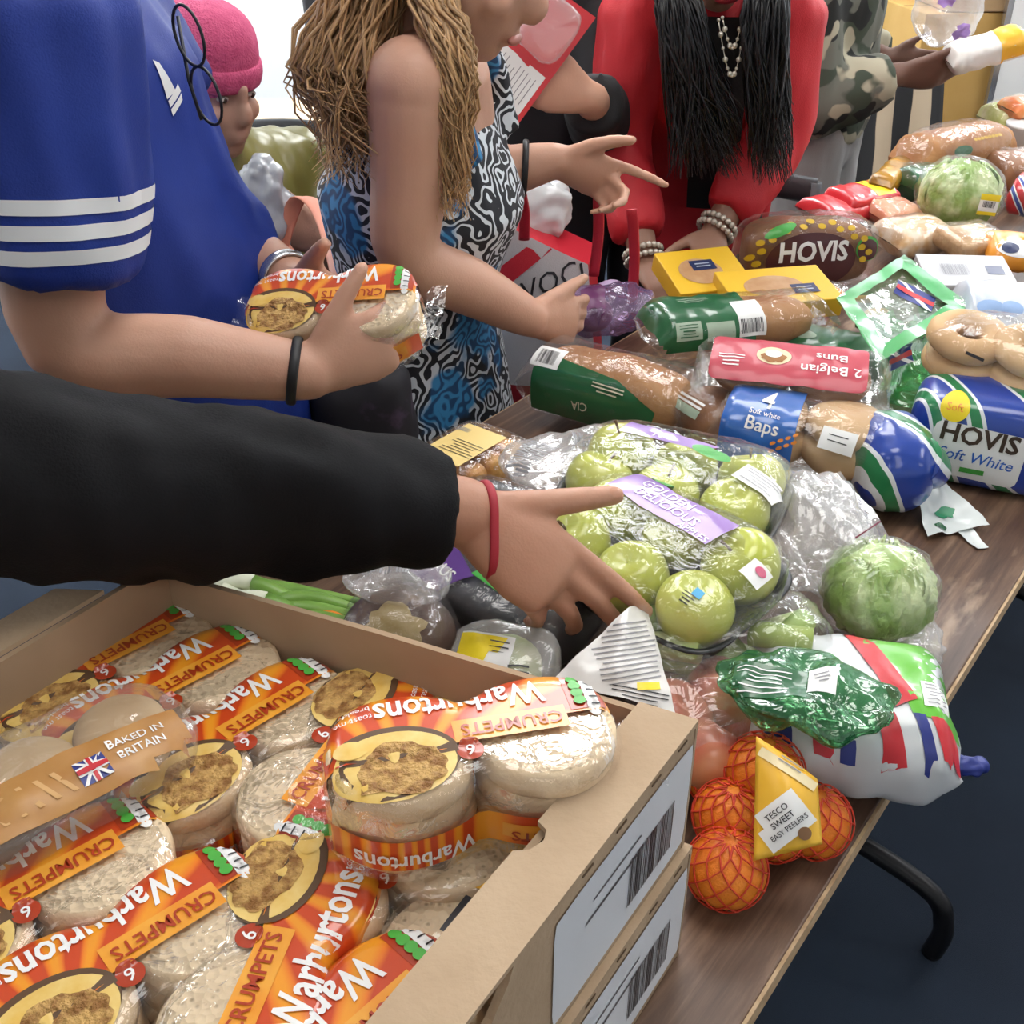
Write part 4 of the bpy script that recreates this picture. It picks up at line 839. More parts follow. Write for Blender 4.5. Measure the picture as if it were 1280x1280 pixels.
far('salmon_pack', 'orange and white tray pack beside the red packets', 'food tray', (1090, 268), (1140, 262), .80, .11, .045, M('salmon', (.75, .28, .14), .45, (.80, .45, .30), 20), 6, CLEAR)
far('snack_bag', 'amber brown snack bag standing by the striped coat', 'snack bag', (1100, 232), (1132, 205), .84, .06, .05, M('amber_bag', (.55, .28, .02), .3, (.15, .08, .02), 18, coat=.4), 8)
far('bread_loaf', 'long seeded loaf in clear film behind the stickered lettuce', 'loaf', (1132, 205), (1250, 182), .85, .13, .12, BREAD, 9, CLEAR, [('printed_patch', disc(.03, .012), GREENP, -.05, .0), ('printed_seeds', join(*[disc(.006, .004, 8, 2, cx=i*.012) for i in range(8)]), GLD, .0, .02)])
far('cucumber_bag', 'dark green vegetable bag left of the stickered lettuce', 'vegetable bag', (1128, 232), (1165, 222), .83, .08, .07, GREENP, 10, CLEAR)
t, L_ = mk('snack_tray', 'shallow clear tray of brown snacks in front of the stickered lettuce', 'snack tray', (1182, 305), (1245, 298), .815, .1); mesh('tray', *move(box(.11, .10, .035, .008), (0, 0, -.02)), M('snack_brown', (.42, .24, .10), .6, (.55, .36, .18), 40, bump=.4, bscale=90), t); mesh('lid', *crumple(sell(.062, .056, .028, .5, .4, 30, 16), .002, 40), CLEAR, t)
far('biscuit_pack', 'pack of orange biscuits with oval logo right of the snack tray', 'biscuit pack', (1228, 312), (1330, 318), .81, .12, .06, M('packet_orange', (.82, .32, .03), .35, coat=.4), 12, None, [('printed_panel', disc(.05, .018), WHITE_INK, -.01, .0), ('printed_oval', disc(.016, .011), NAVY, -.035, .0, .0016), ('small_print', lines(.03, .006, 2, .002), NAVY, .015, .0, .0016)])
t, L_ = mk('ready_meal', 'grey printed sleeve pack lying flat behind the green flag bag', 'food sleeve', (1150, 345), (1262, 348), .80, .15); m = move(box(L_, .12, .035, .003), (0, 0, -.02)); mesh('sleeve', *m, M('sleeve_grey', (.42, .42, .44), .45, (.52, .52, .54), 8), t, False); d = deco(bvh(m), t); d('barcode', bars(.05, .04, 18, 3), GREY_INK, -.02, .0); d('printed_patch', rect(.03, .03), NAVY, .05, .0)
far('bread_bag', 'clear bread bag with blue line print above the bagels', 'bread bag', (1195, 385), (1310, 392), .87, .13, .07, M('bag_pale_blue', (.45, .51, .60), .35, (.60, .64, .70), 14, coat=.4), 14, None, [('printed_swirl', join(*[disc(.02-.004*i, .012, 16, 2, cx=i*.03-.03) for i in range(3)]), M('pale_blue_ink', (.25, .38, .62), .4), 0, 0)])
far('food_tray', 'blue lidded food tray near the far cartons', 'food tray', (1238, 178), (1300, 170), .81, .14, .06, M('tray_blue', (.12, .28, .55), .35), 15)
far('crisp_packet', 'red white and blue packet at the right of the stickered lettuce', 'packet', (1262, 240), (1330, 250), .83, .12, .08, swirl('red_blue_wrap', [(.5, .03, .04), (.75, .75, .76), (.05, .08, .3)], 7), 16)
far('salad_pack', 'yellow-green leafy pack at the far end of the tables', 'salad pack', (1235, 152), (1290, 148), .86, .12, .08, M('salad_mix', (.45, .50, .12), .5, (.70, .66, .40), 25), 17, CLEAR)
far('tomato_pack', 'orange-red pack on top of the far leafy pack', 'tomato pack', (1258, 136), (1310, 132), .90, .09, .05, M('tomato_mix', (.70, .17, .04), .4, (.75, .35, .12), 18), 18, CLEAR)
o = mesh('white_tub', *lathe([(.001, 0), (.05, 0), (.056, .09), (.06, .092), (.06, .10), (.001, .102)], 28), PAPER); o.location = P(1278, 205, .78); tag(o, 'white round tub beside the far leafy pack', 'tub')
far('bread_pack', 'clear pack of brown bread slices beside the stickered lettuce', 'bread pack', (1240, 215), (1300, 212), .83, .12, .08, BROWN, 19, CLEAR)
far('biscuit_pack', 'clear pack of small nut biscuits between the seeded loaf and snack tray', 'biscuit pack', (1105, 300), (1180, 290), .80, .12, .06, M('nut_mix', (.62, .38, .18), .6, (.75, .66, .52), 40), 20, CLEAR)
# ================================================================ people
def skin(name, c, c2): return M(name, c, .5, c2, 7, bump=.06, bscale=350, sss=.12)
SK_PALE, SK_TAN = skin('skin_pale', (.52, .28, .19), (.58, .33, .23)), skin('skin_tan', (.43, .21, .13), (.49, .26, .17))
SK_OLIVE, SK_BROWN, SK_DARK = skin('skin_olive', (.36, .19, .13), (.42, .24, .17)), skin('skin_brown', (.30, .16, .11), (.36, .20, .14)), skin('skin_dark', (.13, .06, .04), (.17, .085, .06))
def fold_cloth(name, c, c2, sc=3, rough=.75, fine=500): return M(name, c, rough, c2, sc, bump=.15, bscale=fine)
Z = V((0, 0, 1))
def hand(w_, f, t, right=True, curls=(.35, .4, .45, .5), spread=.06, thumb=(.75, .25, .1), s=1.0):
    """palm, four fingers of unequal length and a thumb; f = finger direction, t = towards the thumb side"""
    f = V(f).normalized(); t = V(t); t = (t-f*t.dot(f)).normalized(); p = t.cross(f) if right else f.cross(t); w_ = V(w_); tips = []
    ms = [capsule([w_-f*.012*s, w_+f*.03*s, w_+f*.062*s, w_+f*.086*s], [.024*s, .033*s, .039*s, .037*s], 18, [.019*s, .018*s, .0155*s, .012*s], t)]
    for off, L_, r, c, sp in zip((.028, .0095, -.0095, -.027), ((.044, .027, .021), (.048, .030, .022), (.044, .028, .021), (.034, .021, .018)), (.0086, .0088, .0083, .0073), curls, (1, .25, -.5, -1.4)):
        d0 = (f+t*spread*sp).normalized(); b = w_+f*(.080 if off > -.02 else .073)*s+t*off*s; pts = [b-d0*.02*s, b]; a = 0
        for k, l in enumerate(L_):
            a += c*(1.0, 1.15, .8)[k] if not isinstance(c, tuple) else c[k]
            pts.append(pts[-1]+(d0*math.cos(a)+p*math.sin(a))*l*s)
        tips.append((pts[-1], (pts[-1]-pts[-2]).normalized(), -p))
        ms.append(capsule(pts, [r*1.1*s, r*1.1*s, r*s, r*.92*s, r*.78*s], 12))
    a, b1, b2 = thumb; b = w_+f*.022*s+t*.022*s; d = (f*math.cos(a)+t*math.sin(a)).normalized()
    d1 = (d+f*b1*.6+p*b1*.5).normalized(); d2 = (d1+f*b2*.6+p*b2*.5).normalized()
    tips.append((b+d*.030*s+d1*.036*s+d2*.027*s, d2, (-p+t*.4).normalized()))
    ms.append(capsule([b-d*.012*s, b+d*.030*s, b+d*.030*s+d1*.036*s, b+d*.030*s+d1*.036*s+d2*.027*s], [.014*s, .0125*s, .0105*s, .0085*s], 12))
    hand.tips = tips; return ms
def basis(face):
    f = V(face).normalized(); l = f.cross(Z).normalized(); u = l.cross(f); return l, f, u       # l = person's right
def head_parts(h, face, s=1.0):
    l, f, u = basis(face); B = Matrix((l, f, u)).transposed().to_4x4(); B.translation = V(h)
    def el(x, y, z, a, b, c): m = sell(a*s, b*s, c*s, 1, 1, 20, 14); return [B @ (V(v)+V((x, y, z))*s) for v in m[0]], m[1]
    ms = [el(0, -.012, .03, .076, .094, .088), el(0, .018, -.03, .062, .072, .078), el(0, .045, -.082, .034, .034, .028), el(0, .095, -.012, .013, .020, .024), el(0, .088, .015, .009, .016, .03)]
    ms += [el(sx*.018, .078, .034, .026, .014, .010) for sx in (-1, 1)]+[el(sx*.076, -.012, 0, .009, .018, .030) for sx in (-1, 1)]+[el(sx*.040, .058, -.02, .022, .022, .022) for sx in (-1, 1)]
    ms += [el(0, .084, -.052, .022, .009, .007), el(0, .082, -.064, .019, .009, .007)]
    return ms, B
def torso(pelvis, chest, neck, lat, w_=1.0, i=0.0, low=.10, bust=0.0):
    p, c, n = V(pelvis), V(chest), V(neck); ax = (c-p); pts = [p-Z*low, p, p+ax*.35, p+ax*.70, c+ax*.02, c+(n-c)*.55]
    return capsule(pts, [w_*.155+i, w_*.165+i, w_*.142+i, w_*.160+i, w_*.135+i, w_*.062+i*.6], 28, [w_*.105+i, w_*.112+i, w_*.105+i+bust*.4, w_*.115+i+bust, w_*.085+i, w_*.058+i*.6], lat)
def arm(sh, el, wr, i=0.0, w_=1.0, upto=1.0):
    s, e, r = V(sh), V(el), V(wr); pts = smoothpath([s, (s+e)/2, e, (e+r)/2, r], 4); rad = lerpl([.054*w_+i, .049*w_+i, .042*w_+i, .038*w_+i*.9, .0265*w_+i*.7], len(pts))
    if upto < 1: k = max(3, int(len(pts)*upto)); pts, rad = pts[:k], rad[:k]
    return pts, rad
def leg(hip, knee, ank, i=0.0):
    pts = smoothpath([hip, (V(hip)+V(knee))/2, knee, (V(knee)+V(ank))/2, ank], 3); return capsule(pts, lerpl([.085+i, .072+i, .052+i, .050+i, .036+i], len(pts)), 18)
def cloth(ms, vox, amp, sc, seed=0, stretch=.4, smooth=5):
    m = remesh(join(*ms), vox, smooth); o = V((seed*3.3, seed, 0))
    def fn(v):
        q = V((v.x*sc, v.y*sc, v.z*sc*stretch))+o; return amp*(1-2*abs(noise.noise(q)))*.7+amp*.5*noise.noise(q*2.7)
    return displace(m, fn)
class Person:
    def __init__(s, label, pelvis, chest, head, face, sk, vox=.0065, w_=1.0, lat=None, feet=None, neck=None, seated=False):
        s.p, s.c, s.h, s.w, s.sk, s.vox = V(pelvis), V(chest), V(head), w_, sk, vox
        s.face = V(face); l, f, u = basis(face); s.lat = V(lat).normalized() if lat is not None else V((l.x, l.y, 0)).normalized()
        s.fwd = Z.cross(s.lat).normalized()
        if s.fwd.dot(s.face) < 0: s.fwd = -s.fwd
        s.root = thing('person', label, 'person', (s.p.x, s.p.y, 0)); s.off = -s.root.location
        hm, s.B = head_parts(s.h, face); s.neck = s.h-u*.10-f*.02
        s.parts = hm+[capsule([s.c+Z*.0, s.neck, s.h-u*.02-f*.015], [.062, .052, .05], 16), torso(s.p, s.c, s.neck, s.lat, w_)]
        s.legs = []
        for k in (-1, 1):
            hip = s.p+s.lat*.085*k-Z*.06
            if seated: kn = hip+s.fwd*.40; an = V((kn.x, kn.y, .09))
            else: an = V((s.p.x+s.lat.x*.10*k, s.p.y+s.lat.y*.10*k, .09)); kn = (hip+an)/2+s.fwd*.02
            s.legs.append((hip, kn, an)); s.parts += [leg(hip, kn, an), capsule([an-Z*.045-s.fwd*.03, an-Z*.05+s.fwd*.08, an-Z*.06+s.fwd*.16], [.038, .038, .03], 12)]
        s.arms = []; s.tips = []
    def arm(s, sh, el, wr, f=None, t=None, right=True, hk=None, w_=1.0):
        pts, rad = arm(sh, el, wr, 0, w_); s.arms.append((V(sh), V(el), V(wr), w_)); s.parts.append(capsule([s.c*.6+V(sh)*.4]+pts, [.06]+rad, 16)); s.parts.append(move(sell(.0535*w_, .0535*w_, .0535*w_, 1, 1, 20, 14), sh))
        if f is not None: s.parts += hand(wr, f, t, right, **(hk or {})); s.tips += hand.tips
    def hang(s, k):          # relaxed arm hanging at side k
        sh = s.c+s.lat*.18*k*s.w; el = sh-Z*.29+s.lat*.03*k; wr = el-Z*.24+s.fwd*.06; s.arm(sh, el, wr, -Z+s.fwd*.2, s.fwd, k > 0)
    def build(s):
        m = remesh(join(*s.parts), s.vox, 6); s.body = s.add('body', m, s.sk)
        H = bvh(([V(v)+s.off for v in m[0]], m[1])); NAIL = M('nail_'+s.sk.name, tuple(min(.85, c*1.18+.03) for c in s.sk.node_tree.nodes['Principled BSDF'].inputs['Base Color'].default_value[:3]), .25)
        for tp, dr, bk in s.tips:
            Y = dr; X = Y.cross(bk).normalized(); decal('fingernail', H, disc(.0052, .0068, 14, 3), NAIL, s.body, tp-dr*.001+s.off, X, Y, .0004, depth=.012)
        return s.body
    def add(s, name, m, mat, parent=None): return mesh(name, [V(v)+s.off for v in m[0]], m[1], mat, parent or s.root)
    def eyes(s):
        for k in (-1, 1):
            e = s.add('eye', ([s.B @ (V(v)+V((k*.031, .073, .013))) for v in sell(.0115, .009, .0055, 1, 1, 16, 10)[0]], sell(.0115, .009, .0055, 1, 1, 16, 10)[1]), M('eye_white', (.40, .36, .33), .3))
            s.add('iris', ([s.B @ (V(v)+V((k*.031, .0800, .012))) for v in sell(.0050, .0025, .0046, 1, 1, 12, 8)[0]], sell(.0050, .0025, .0046, 1, 1, 12, 8)[1]), M('iris_dark', (.03, .015, .01), .2), e)
    def top(s, name, mat, i=.016, sleeve=1.0, vox=.009, amp=.008, sc=14, low=.10, arms=None, isl=None, bust=0, seed=1, w_=None):
        ms = [torso(s.p, s.c, s.neck, s.lat, w_ or s.w, i, low, bust)]
        for k, (sh, el, wr, aw) in enumerate(s.arms):
            if arms is not None and k not in arms: continue
            pts, rad = arm(sh, el, wr, (isl if isl is not None else i), aw, sleeve if not isinstance(sleeve, (list, tuple)) else sleeve[k]); ms.append(tube([s.c*.6+sh*.4]+pts, [.07+i]+rad, 18))
        return s.add(name, cloth(ms, vox, amp, sc, seed), mat)
    def trousers(s, mat, i=.014):
        ms = [torso(s.p-Z*.02, s.p+Z*.10, s.p+Z*.2, s.lat, s.w, i*.5, .08)]+[leg(a, b, c+Z*.01, i) for a, b, c in s.legs]; s.add('trousers', cloth(ms, .011, .006, 14, 4), mat)
        for a, b, c in s.legs: s.add('shoe', remesh(join(capsule([c-Z*.045-s.fwd*.03, c-Z*.048+s.fwd*.08, c-Z*.055+s.fwd*.17], [.045, .046, .036], 14)), .008, 3), M('shoe_black', (.015, .015, .017), .5))
def hair_mesh(roots, n, seed, wave=.01, r=.004, seg_=12):
    """roots: function(random) -> list of guide points for one lock"""
    R_ = random.Random(seed); ms = []
    for k in range(n):
        pts = smoothpath(roots(R_), 4); ph, fq = R_.uniform(0, 6), R_.uniform(18, 30); q = []
        for i, p in enumerate(pts): x = i/len(pts); q.append(p+V((math.sin(ph+x*fq), math.cos(ph+x*fq*.8), 0))*wave*x)
        rr = r*R_.uniform(.5, 1.3); ms.append(tube(q, lerpl([rr*.8, rr*1.2, rr, rr*.7, rr*.15], len(q)), 5, False))
    return join(*ms)
def wristband(P_, c, ax, r, th, mat, name, squash=1.0):
    ax = V(ax).normalized(); a = ax.orthogonal().normalized(); b = ax.cross(a)
    m = grid(lambda u, v: V(c)+(a*math.cos(u*2*PI)+b*math.sin(u*2*PI))*(r+th[0]*math.cos(v*2*PI))+ax*th[1]*math.sin(v*2*PI), 36, 10, True, True); return P_.add(name, m, mat)
def ring_tube(P_, c, ax, th, mat, name):
    me = P_.body.data; H = bvh(([v.co.copy() for v in me.vertices], [tuple(p.vertices) for p in me.polygons])); ax = V(ax).normalized(); a = ax.orthogonal().normalized(); b = ax.cross(a); c = V(c)+P_.off; rs = []
    for i in range(40):
        d = a*math.cos(i/40*2*PI)+b*math.sin(i/40*2*PI); h = H.ray_cast(c+d*.075, -d); rs.append(max((h[0]-c).dot(d), .015) if h[0] is not None else .03)
    for _ in range(3): rs = [(rs[i-1]+rs[i]*2+rs[(i+1) % 40])/4 for i in range(40)]
    def fn(u, v):
        i = int(round(u*40)) % 40; d = a*math.cos(i/40*2*PI)+b*math.sin(i/40*2*PI); return c+d*(rs[i]+th[0]*.7+th[0]*math.cos(v*2*PI))+ax*th[1]*math.sin(v*2*PI)
    m = grid(fn, 40, 10, True, True); return mesh(name, m[0], m[1], mat, P_.root)
# ---------------------------------------------------------------- man in the blue football shirt
BLUE = fold_cloth('blue_jersey', (.003, .022, .21), (.005, .034, .28), 4, .6)
latm = V((-.50, -.866, 0)); C_ = V((-.555, 1.27, 1.36))
m1 = Person('person in blue sports shirt with white sleeve stripes holding a crumpet pack', (-.42, 1.32, .95), C_, (-.53, 1.26, 1.66), (.85, -.5, -.35), SK_PALE, .005, .92, latm)
shn, eln, wrn = PY(25, -40, 1.08), PY(85, 425, 1.03), PY(385, 466, 1.05)
m1.arm(shn, eln, wrn, (PY(470, 430, 1.07)-wrn), (0, .15, 1), True, dict(curls=((.5, .7, .5), (.55, .75, .5), (.6, .8, .5), (.7, .8, .5)), thumb=(.7, .2, .1)), 1.12)
shf = C_-latm*.15+Z*.02-V((.05, 0, 0)); wrf = PY(372, 356, 1.27); m1.arm(shf, PY(290, 305, 1.44), wrf, PY(450, 392, 1.18)-wrf, (0, -.2, 1), False, dict(curls=(.35, .4, .4, .45)), 1.0)
m1.build(); m1.eyes()
jer = m1.top('shirt', BLUE, .030, (.47, .34), .008, .015, 9, .16, isl=.034, seed=3)
m1.trousers(fold_cloth('black_trousers', (.012, .012, .015), (.02, .02, .025)))
m1.add('hair', ([m1.B @ (V(v)+V((0, -.022, .045))) for v in sell(.084, .098, .085, 1, 1, 24, 16)[0]], sell(.084, .098, .085, 1, 1, 24, 16)[1]), M('hair_brown', (.05, .03, .02), .6))
HJ = bvh(([v.co.copy() for v in jer.data.vertices], [tuple(p.vertices) for p in jer.data.polygons])); WS = M('white_stripe', (.78, .79, .80), .6)
def ring_band(H, off, p0, p1, t0, t1, a0, a1, name, mat, P_, o=.0015, ref=V((0, 0, 1))):
    """strip wrapped round a sleeve by casting rays outwards from the arm's axis"""
    ax = (p1-p0); u = ax.normalized(); a = V((1, 0, 0)); a = (a-u*a.dot(u)).normalized(); b = u.cross(a); vs_ = []; nu, nv = 40, 4; ok = []
    for i in range(nu):
        for j in range(nv):
            an = a0+(a1-a0)*i/(nu-1); c = p0+ax*(t0+(t1-t0)*j/(nv-1))+off; d = a*math.cos(an)+b*math.sin(an); hit = H.ray_cast(c+d*.125, -d, .125)
            ok.append(hit[0] is not None); vs_.append((hit[0]+d*o) if hit[0] is not None else c)
    fs = [q for q in [(i*nv+j, (i+1)*nv+j, (i+1)*nv+j+1, i*nv+j+1) for i in range(nu-1) for j in range(nv-1)] if all(ok[k] for k in q)]
    return mesh(name, vs_, fs, mat, P_.root)
for k in range(3): ring_band(HJ, m1.off, shn, eln, .555+k*.066, .555+k*.066+.040, 0, 2*PI, 'sleeve_stripe', WS, m1)
o_ = V((0, 0, CAMZ))+m1.off; hit = HJ.ray_cast(o_, ray(212, 110).normalized()); nn = hit[1]; X = Z.cross(nn).normalized(); Yv = nn.cross(X).normalized()
for pl in ([(-.012, .030), (-.005, .026), (.006, -.004), (-.009, -.010)], [(-.008, -.012), (.013, .002), (.015, -.006), (-.007, -.019)], [(-.007, -.021), (.015, -.008), (.014, -.015), (-.006, -.028)]):
    decal('chest_logo', HJ, poly(pl, .01), WS, m1.root, hit[0], X, Yv, .002, depth=.05)
# glasses hooked on the collar
g = thing('eyeglasses', 'dark-framed eyeglasses hooked on the collar of the blue shirt', 'glasses', PY(243, 90, 1.10)); FR_ = M('glasses_frame', (.015, .015, .02), .3)
for k, (px, py) in enumerate(((236, 45), (258, 120))):
    c = PY(px, py, 1.10)-g.location; ax_ = (PY(258, 120, 1.10)-PY(236, 45, 1.10)).normalized(); sd_ = V((.75, -.55, .25)); sd_ = (sd_-ax_*sd_.dot(ax_)).normalized()
    ring = [c+ax_*(.027*math.cos(i/24*2*PI))+sd_*(.019*math.sin(i/24*2*PI)) for i in range(25)]; mesh('rim', *tube(ring, .0016, 8, False), FR_, g)
    mesh('lens', [c]+ring[:-1], [(0, i+1, (i+1) % 24+1) for i in range(24)], CLEAR, g)
mesh('temple', *tube([PY(252, 150, 1.10)-g.location, PY(236, 100, 1.11)-g.location, PY(222, 20, 1.12)-g.location], .0018, 8), FR_, g)
ring_tube(m1, wrn-(wrn-eln).normalized()*.014, wrn-eln, (.0032, .0055), M('black_band', (.01, .01, .012), .5), 'wristband')
wt = ring_tube(m1, wrf-(wrf-PY(290, 305, 1.44)).normalized()*.03, wrf-PY(290, 305, 1.44), (.0035, .010), M('steel', (.55, .56, .58), .25, metal=.9), 'watch')
# the crumpet pack in his hands
hp = copy_tree(proto); hp.location = PY(432, 425, 1.13); hp.rotation_euler = (-.45, .10, PI-.12); tag(hp, 'orange film crumpet pack held in the hands of the person in blue', 'crumpet pack')
# ---------------------------------------------------------------- black sleeve reaching over the tray
BLK = M('black_jacket', (.003, .003, .004), .75, (.006, .006, .0075), 5, bump=.15, bscale=500, spec=.18)
wr = P(585, 640, .985); el = PY(60, 600, .72); sh = V((-.78, .52, 1.32))
m2 = Person('person in black jacket reaching across the tray to the apples, red cord on wrist', (-.98, .42, .92), (-.88, .50, 1.32), (-.80, .50, 1.60), (.8, .3, -.4), SK_TAN, .0035, 1.0, V((.35, -.94, 0)))
tip = P(782, 757, .93); m2.arm(sh, el, wr, (P(765, 778, .89)-wr), (P(770, 590, 1.0)-P(640, 660, .975)), True, dict(curls=((.08, .12, .12), (.22, .3, .3), (.5, .5, .4), (.7, .6, .4)), spread=.015, thumb=(.74, -.08, .0), s=1.12), 1.15)
m2.hang(-1); m2.build(); m2.eyes()
m2.top('jacket', BLK, .034, (.955, .98), .008, .012, 12, .16, isl=.022, seed=7); m2.trousers(fold_cloth('dark_jeans', (.015, .02, .035), (.025, .03, .05)))
m2.add('hair', ([m2.B @ (V(v)+V((0, -.022, .045))) for v in sell(.084, .098, .085, 1, 1, 24, 16)[0]], sell(.084, .098, .085, 1, 1, 24, 16)[1]), M('hair_black', (.012, .01, .01), .5))
ax = (wr-el).normalized(); ring_tube(m2, wr+ax*.016, ax+V((.1, 0, .1)), (.0024, .0042), M('red_cord', (.35, .015, .03), .6), 'cord_bracelet')
# ---------------------------------------------------------------- woman with long fair hair and a patterned dress
def dress_mat():
    m = M('paisley_dress', (.1, .1, .1), .7); nt = m.node_tree; N, L = nt.nodes, nt.links; tc = N.new('ShaderNodeTexCoord'); b = N['Principled BSDF']
    wv = N.new('ShaderNodeTexWave'); wv.inputs['Scale'].default_value = 14; wv.inputs['Distortion'].default_value = 26; wv.inputs['Detail'].default_value = 1.5; wv.inputs['Detail Scale'].default_value = 1.6; L.new(tc.outputs['Object'], wv.inputs['Vector'])
    r = N.new('ShaderNodeValToRGB'); r.color_ramp.elements[0].position = .62; r.color_ramp.elements[0].color = (.008, .009, .014, 1); r.color_ramp.elements[1].position = .70; r.color_ramp.elements[1].color = (.62, .66, .70, 1); L.new(wv.outputs['Fac'], r.inputs[0])
    n = N.new('ShaderNodeTexNoise'); n.inputs['Scale'].default_value = 6.5; n.inputs['Detail'].default_value = 3; L.new(tc.outputs['Object'], n.inputs['Vector'])
    r2 = N.new('ShaderNodeValToRGB'); r2.color_ramp.elements[0].position = .54; r2.color_ramp.elements[1].position = .57; L.new(n.outputs['Fac'], r2.inputs[0])
    r3 = N.new('ShaderNodeValToRGB'); r3.color_ramp.elements[0].position = .25; r3.color_ramp.elements[0].color = (.01, .06, .16, 1); r3.color_ramp.elements[1].position = .75; r3.color_ramp.elements[1].color = (.04, .24, .50, 1); L.new(wv.outputs['Fac'], r3.inputs[0])
    mx = N.new('ShaderNodeMixRGB'); L.new(r2.outputs[0], mx.inputs[0]); L.new(r.outputs[0], mx.inputs[1]); L.new(r3.outputs[0], mx.inputs[2]); L.new(mx.outputs[0], b.inputs['Base Color']); return m
DRS = dress_mat(); latw = V((-.28, -.96, 0)); cw = PY(535, 100, 1.58)
m3 = Person('person with long wavy fair hair and patterned dress, reaching to a purple bag', PY(520, 415, 1.64), cw, PY(592, -52, 1.54), (.86, -.28, -.45), SK_PALE, .005, .92, latw)
e3, w3 = PY(512, 318, 1.44), PY(662, 398, 1.52); m3.arm(PY(515, 105, 1.44), e3, w3, PY(745, 402, 1.6)-w3, (.1, .3, 1), True, dict(curls=(.35, .4, .4, .45), thumb=(.5, .1, .1)), 1.08)
w4 = PY(695, 200, 1.72); m3.arm(cw-latw*.17, PY(600, 222, 1.74), w4, (PY(800, 240, 1.72)-w4), (.3, -.3, 1), False, dict(curls=((.05, .15, .1), (.8, .9, .5), (.9, 1.0, .5), (.9, 1.0, .5)), thumb=(.8, .3, .3)), 1.0)
m3.build(); m3.eyes()
ms = [torso(m3.p, m3.p*.14+m3.c*.86, m3.p*.0+m3.c*1.0, m3.lat, .92, .012, .10, .03)]; q = [m3.p+Z*.02, m3.p-Z*.2, m3.p-Z*.42]; ms.append(tube(q, [.165, .20, .23], 28, True, [.125, .16, .19], m3.lat))
for k in (-1, 1): ms.append(tube(smoothpath([m3.c-(m3.c-m3.p)*.22+m3.lat*.09*k+m3.fwd*.10, m3.c+m3.lat*.105*k+m3.fwd*.03+Z*.045, m3.c-(m3.c-m3.p)*.2+m3.lat*.10*k-m3.fwd*.09], 6), .017, 10))
m3.add('lips', ([m3.B @ (V(v)+V((0, .090, -.058))) for v in sell(.021, .007, .008)[0]], sell(.021, .007, .008)[1]), M('natural_lips', (.45, .17, .14), .4))
m3.add('dress', cloth(ms, .008, .006, 12, 5), DRS)
HAIR = M('fair_hair', (.36, .20, .085), .42, (.50, .31, .15), 9, island=.35)
l3, f3, u3 = basis(m3.face); h3 = m3.h
def lock(R_):
    a = R_.uniform(-1.0, 1.0); back = R_.random()
    top_ = h3+u3*.10-f3*R_.uniform(-.03, .06)+l3*.05*a
    if back < .72:
        side = h3-f3*R_.uniform(.05, .11)+l3*R_.uniform(-.07, .09)-u3*.0; mid = m3.c-m3.fwd*R_.uniform(.02, .13)+m3.lat*R_.uniform(-.10, .17)+Z*.04; end = PY(R_.uniform(395, 560), R_.uniform(110, 235), R_.uniform(1.40, 1.56))
        if R_.random() < .4: end = PY(R_.uniform(395, 470), R_.uniform(60, 190), R_.uniform(1.44, 1.6))
    else:
        side = h3+l3*R_.uniform(.075, .095)-f3*R_.uniform(-.02, .05)-u3*.02; mid = PY(R_.uniform(545, 590), R_.uniform(60, 110), R_.uniform(1.40, 1.46)); end = PY(R_.uniform(545, 580), R_.uniform(150, 275), R_.uniform(1.40, 1.45))
    return [top_, side, mid, end]
m3.add('hair', join(hair_mesh(lock, 1900, 5, .014, .0024), ([m3.B @ (V(v)+V((0, -.030, .040))) for v in sell(.088, .098, .090, 1, 1, 24, 16)[0]], sell(.088, .098, .090, 1, 1, 24, 16)[1])), HAIR)
ring_tube(m3, PY(656, 207, 1.725), (1, 0, -.05), (.004, .005), M('black_band'), 'wristband')
# red and white tote bag hanging from her hand
t = thing('tote_bag', 'red and white shopping tote with black script hanging from red handles', 'bag', PY(690, 400, 1.80))
tc_ = [PY(575, 480, 1.84), PY(745, 480, 1.84), PY(735, 330, 1.86), PY(640, 285, 1.84)]; tc_ = [c-t.location for c in tc_]
pf_ = patch(tc_, .02, 18, .012, 9, 3); bk_ = ([v+V((.02, .11, 0)) for v in pf_[0]], pf_[1]); TW_ = fold_cloth('tote_white', (.50, .48, .49), (.58, .56, .57), 6, .5); TR_ = fold_cloth('tote_red', (.55, .012, .03), (.62, .02, .04), 6, .45)
mesh('front_panel', *pf_, TW_, t); mesh('back_panel', *bk_, TR_, t); n_ = 18
for nm, idx in (('side_panel', [i*n_ for i in range(n_)]), ('side_panel', [i*n_+n_-1 for i in range(n_)]), ('side_panel', list(range(n_))), ('side_panel', [(n_-1)*n_+i for i in range(n_)])): mesh(nm, [pf_[0][i] for i in idx]+[bk_[0][i] for i in idx], [(i, i+1, n_+i+1, n_+i) for i in range(n_-1)], TR_, t)
H = bvh(pf_); vd = (V((0, 0, CAMZ))-t.location).normalized(); X = V((1, 0, 0)); Yv = vd.cross(X).normalized()
decal('lettering', H, text('VOCI', .05, .0, shear=.2), BLACK_INK, t, PY(690, 352, 1.82)-t.location, X, Yv, .002, .4, .01, depth=.2); decal('printed_mark', H, join(*[disc(.008, .03, 10, 3, cx=i*.025) for i in range(4)]), BLACK_INK, t, PY(690, 395, 1.82)-t.location, X, Yv, .002, .1, depth=.2)
decal('red_band', H, poly([(-.10, -.075), (-.06, -.09), (.09, .03), (.07, .05)], .01), TR_, t, PY(638, 322, 1.82)-t.location, X, Yv, .0025, depth=.2)
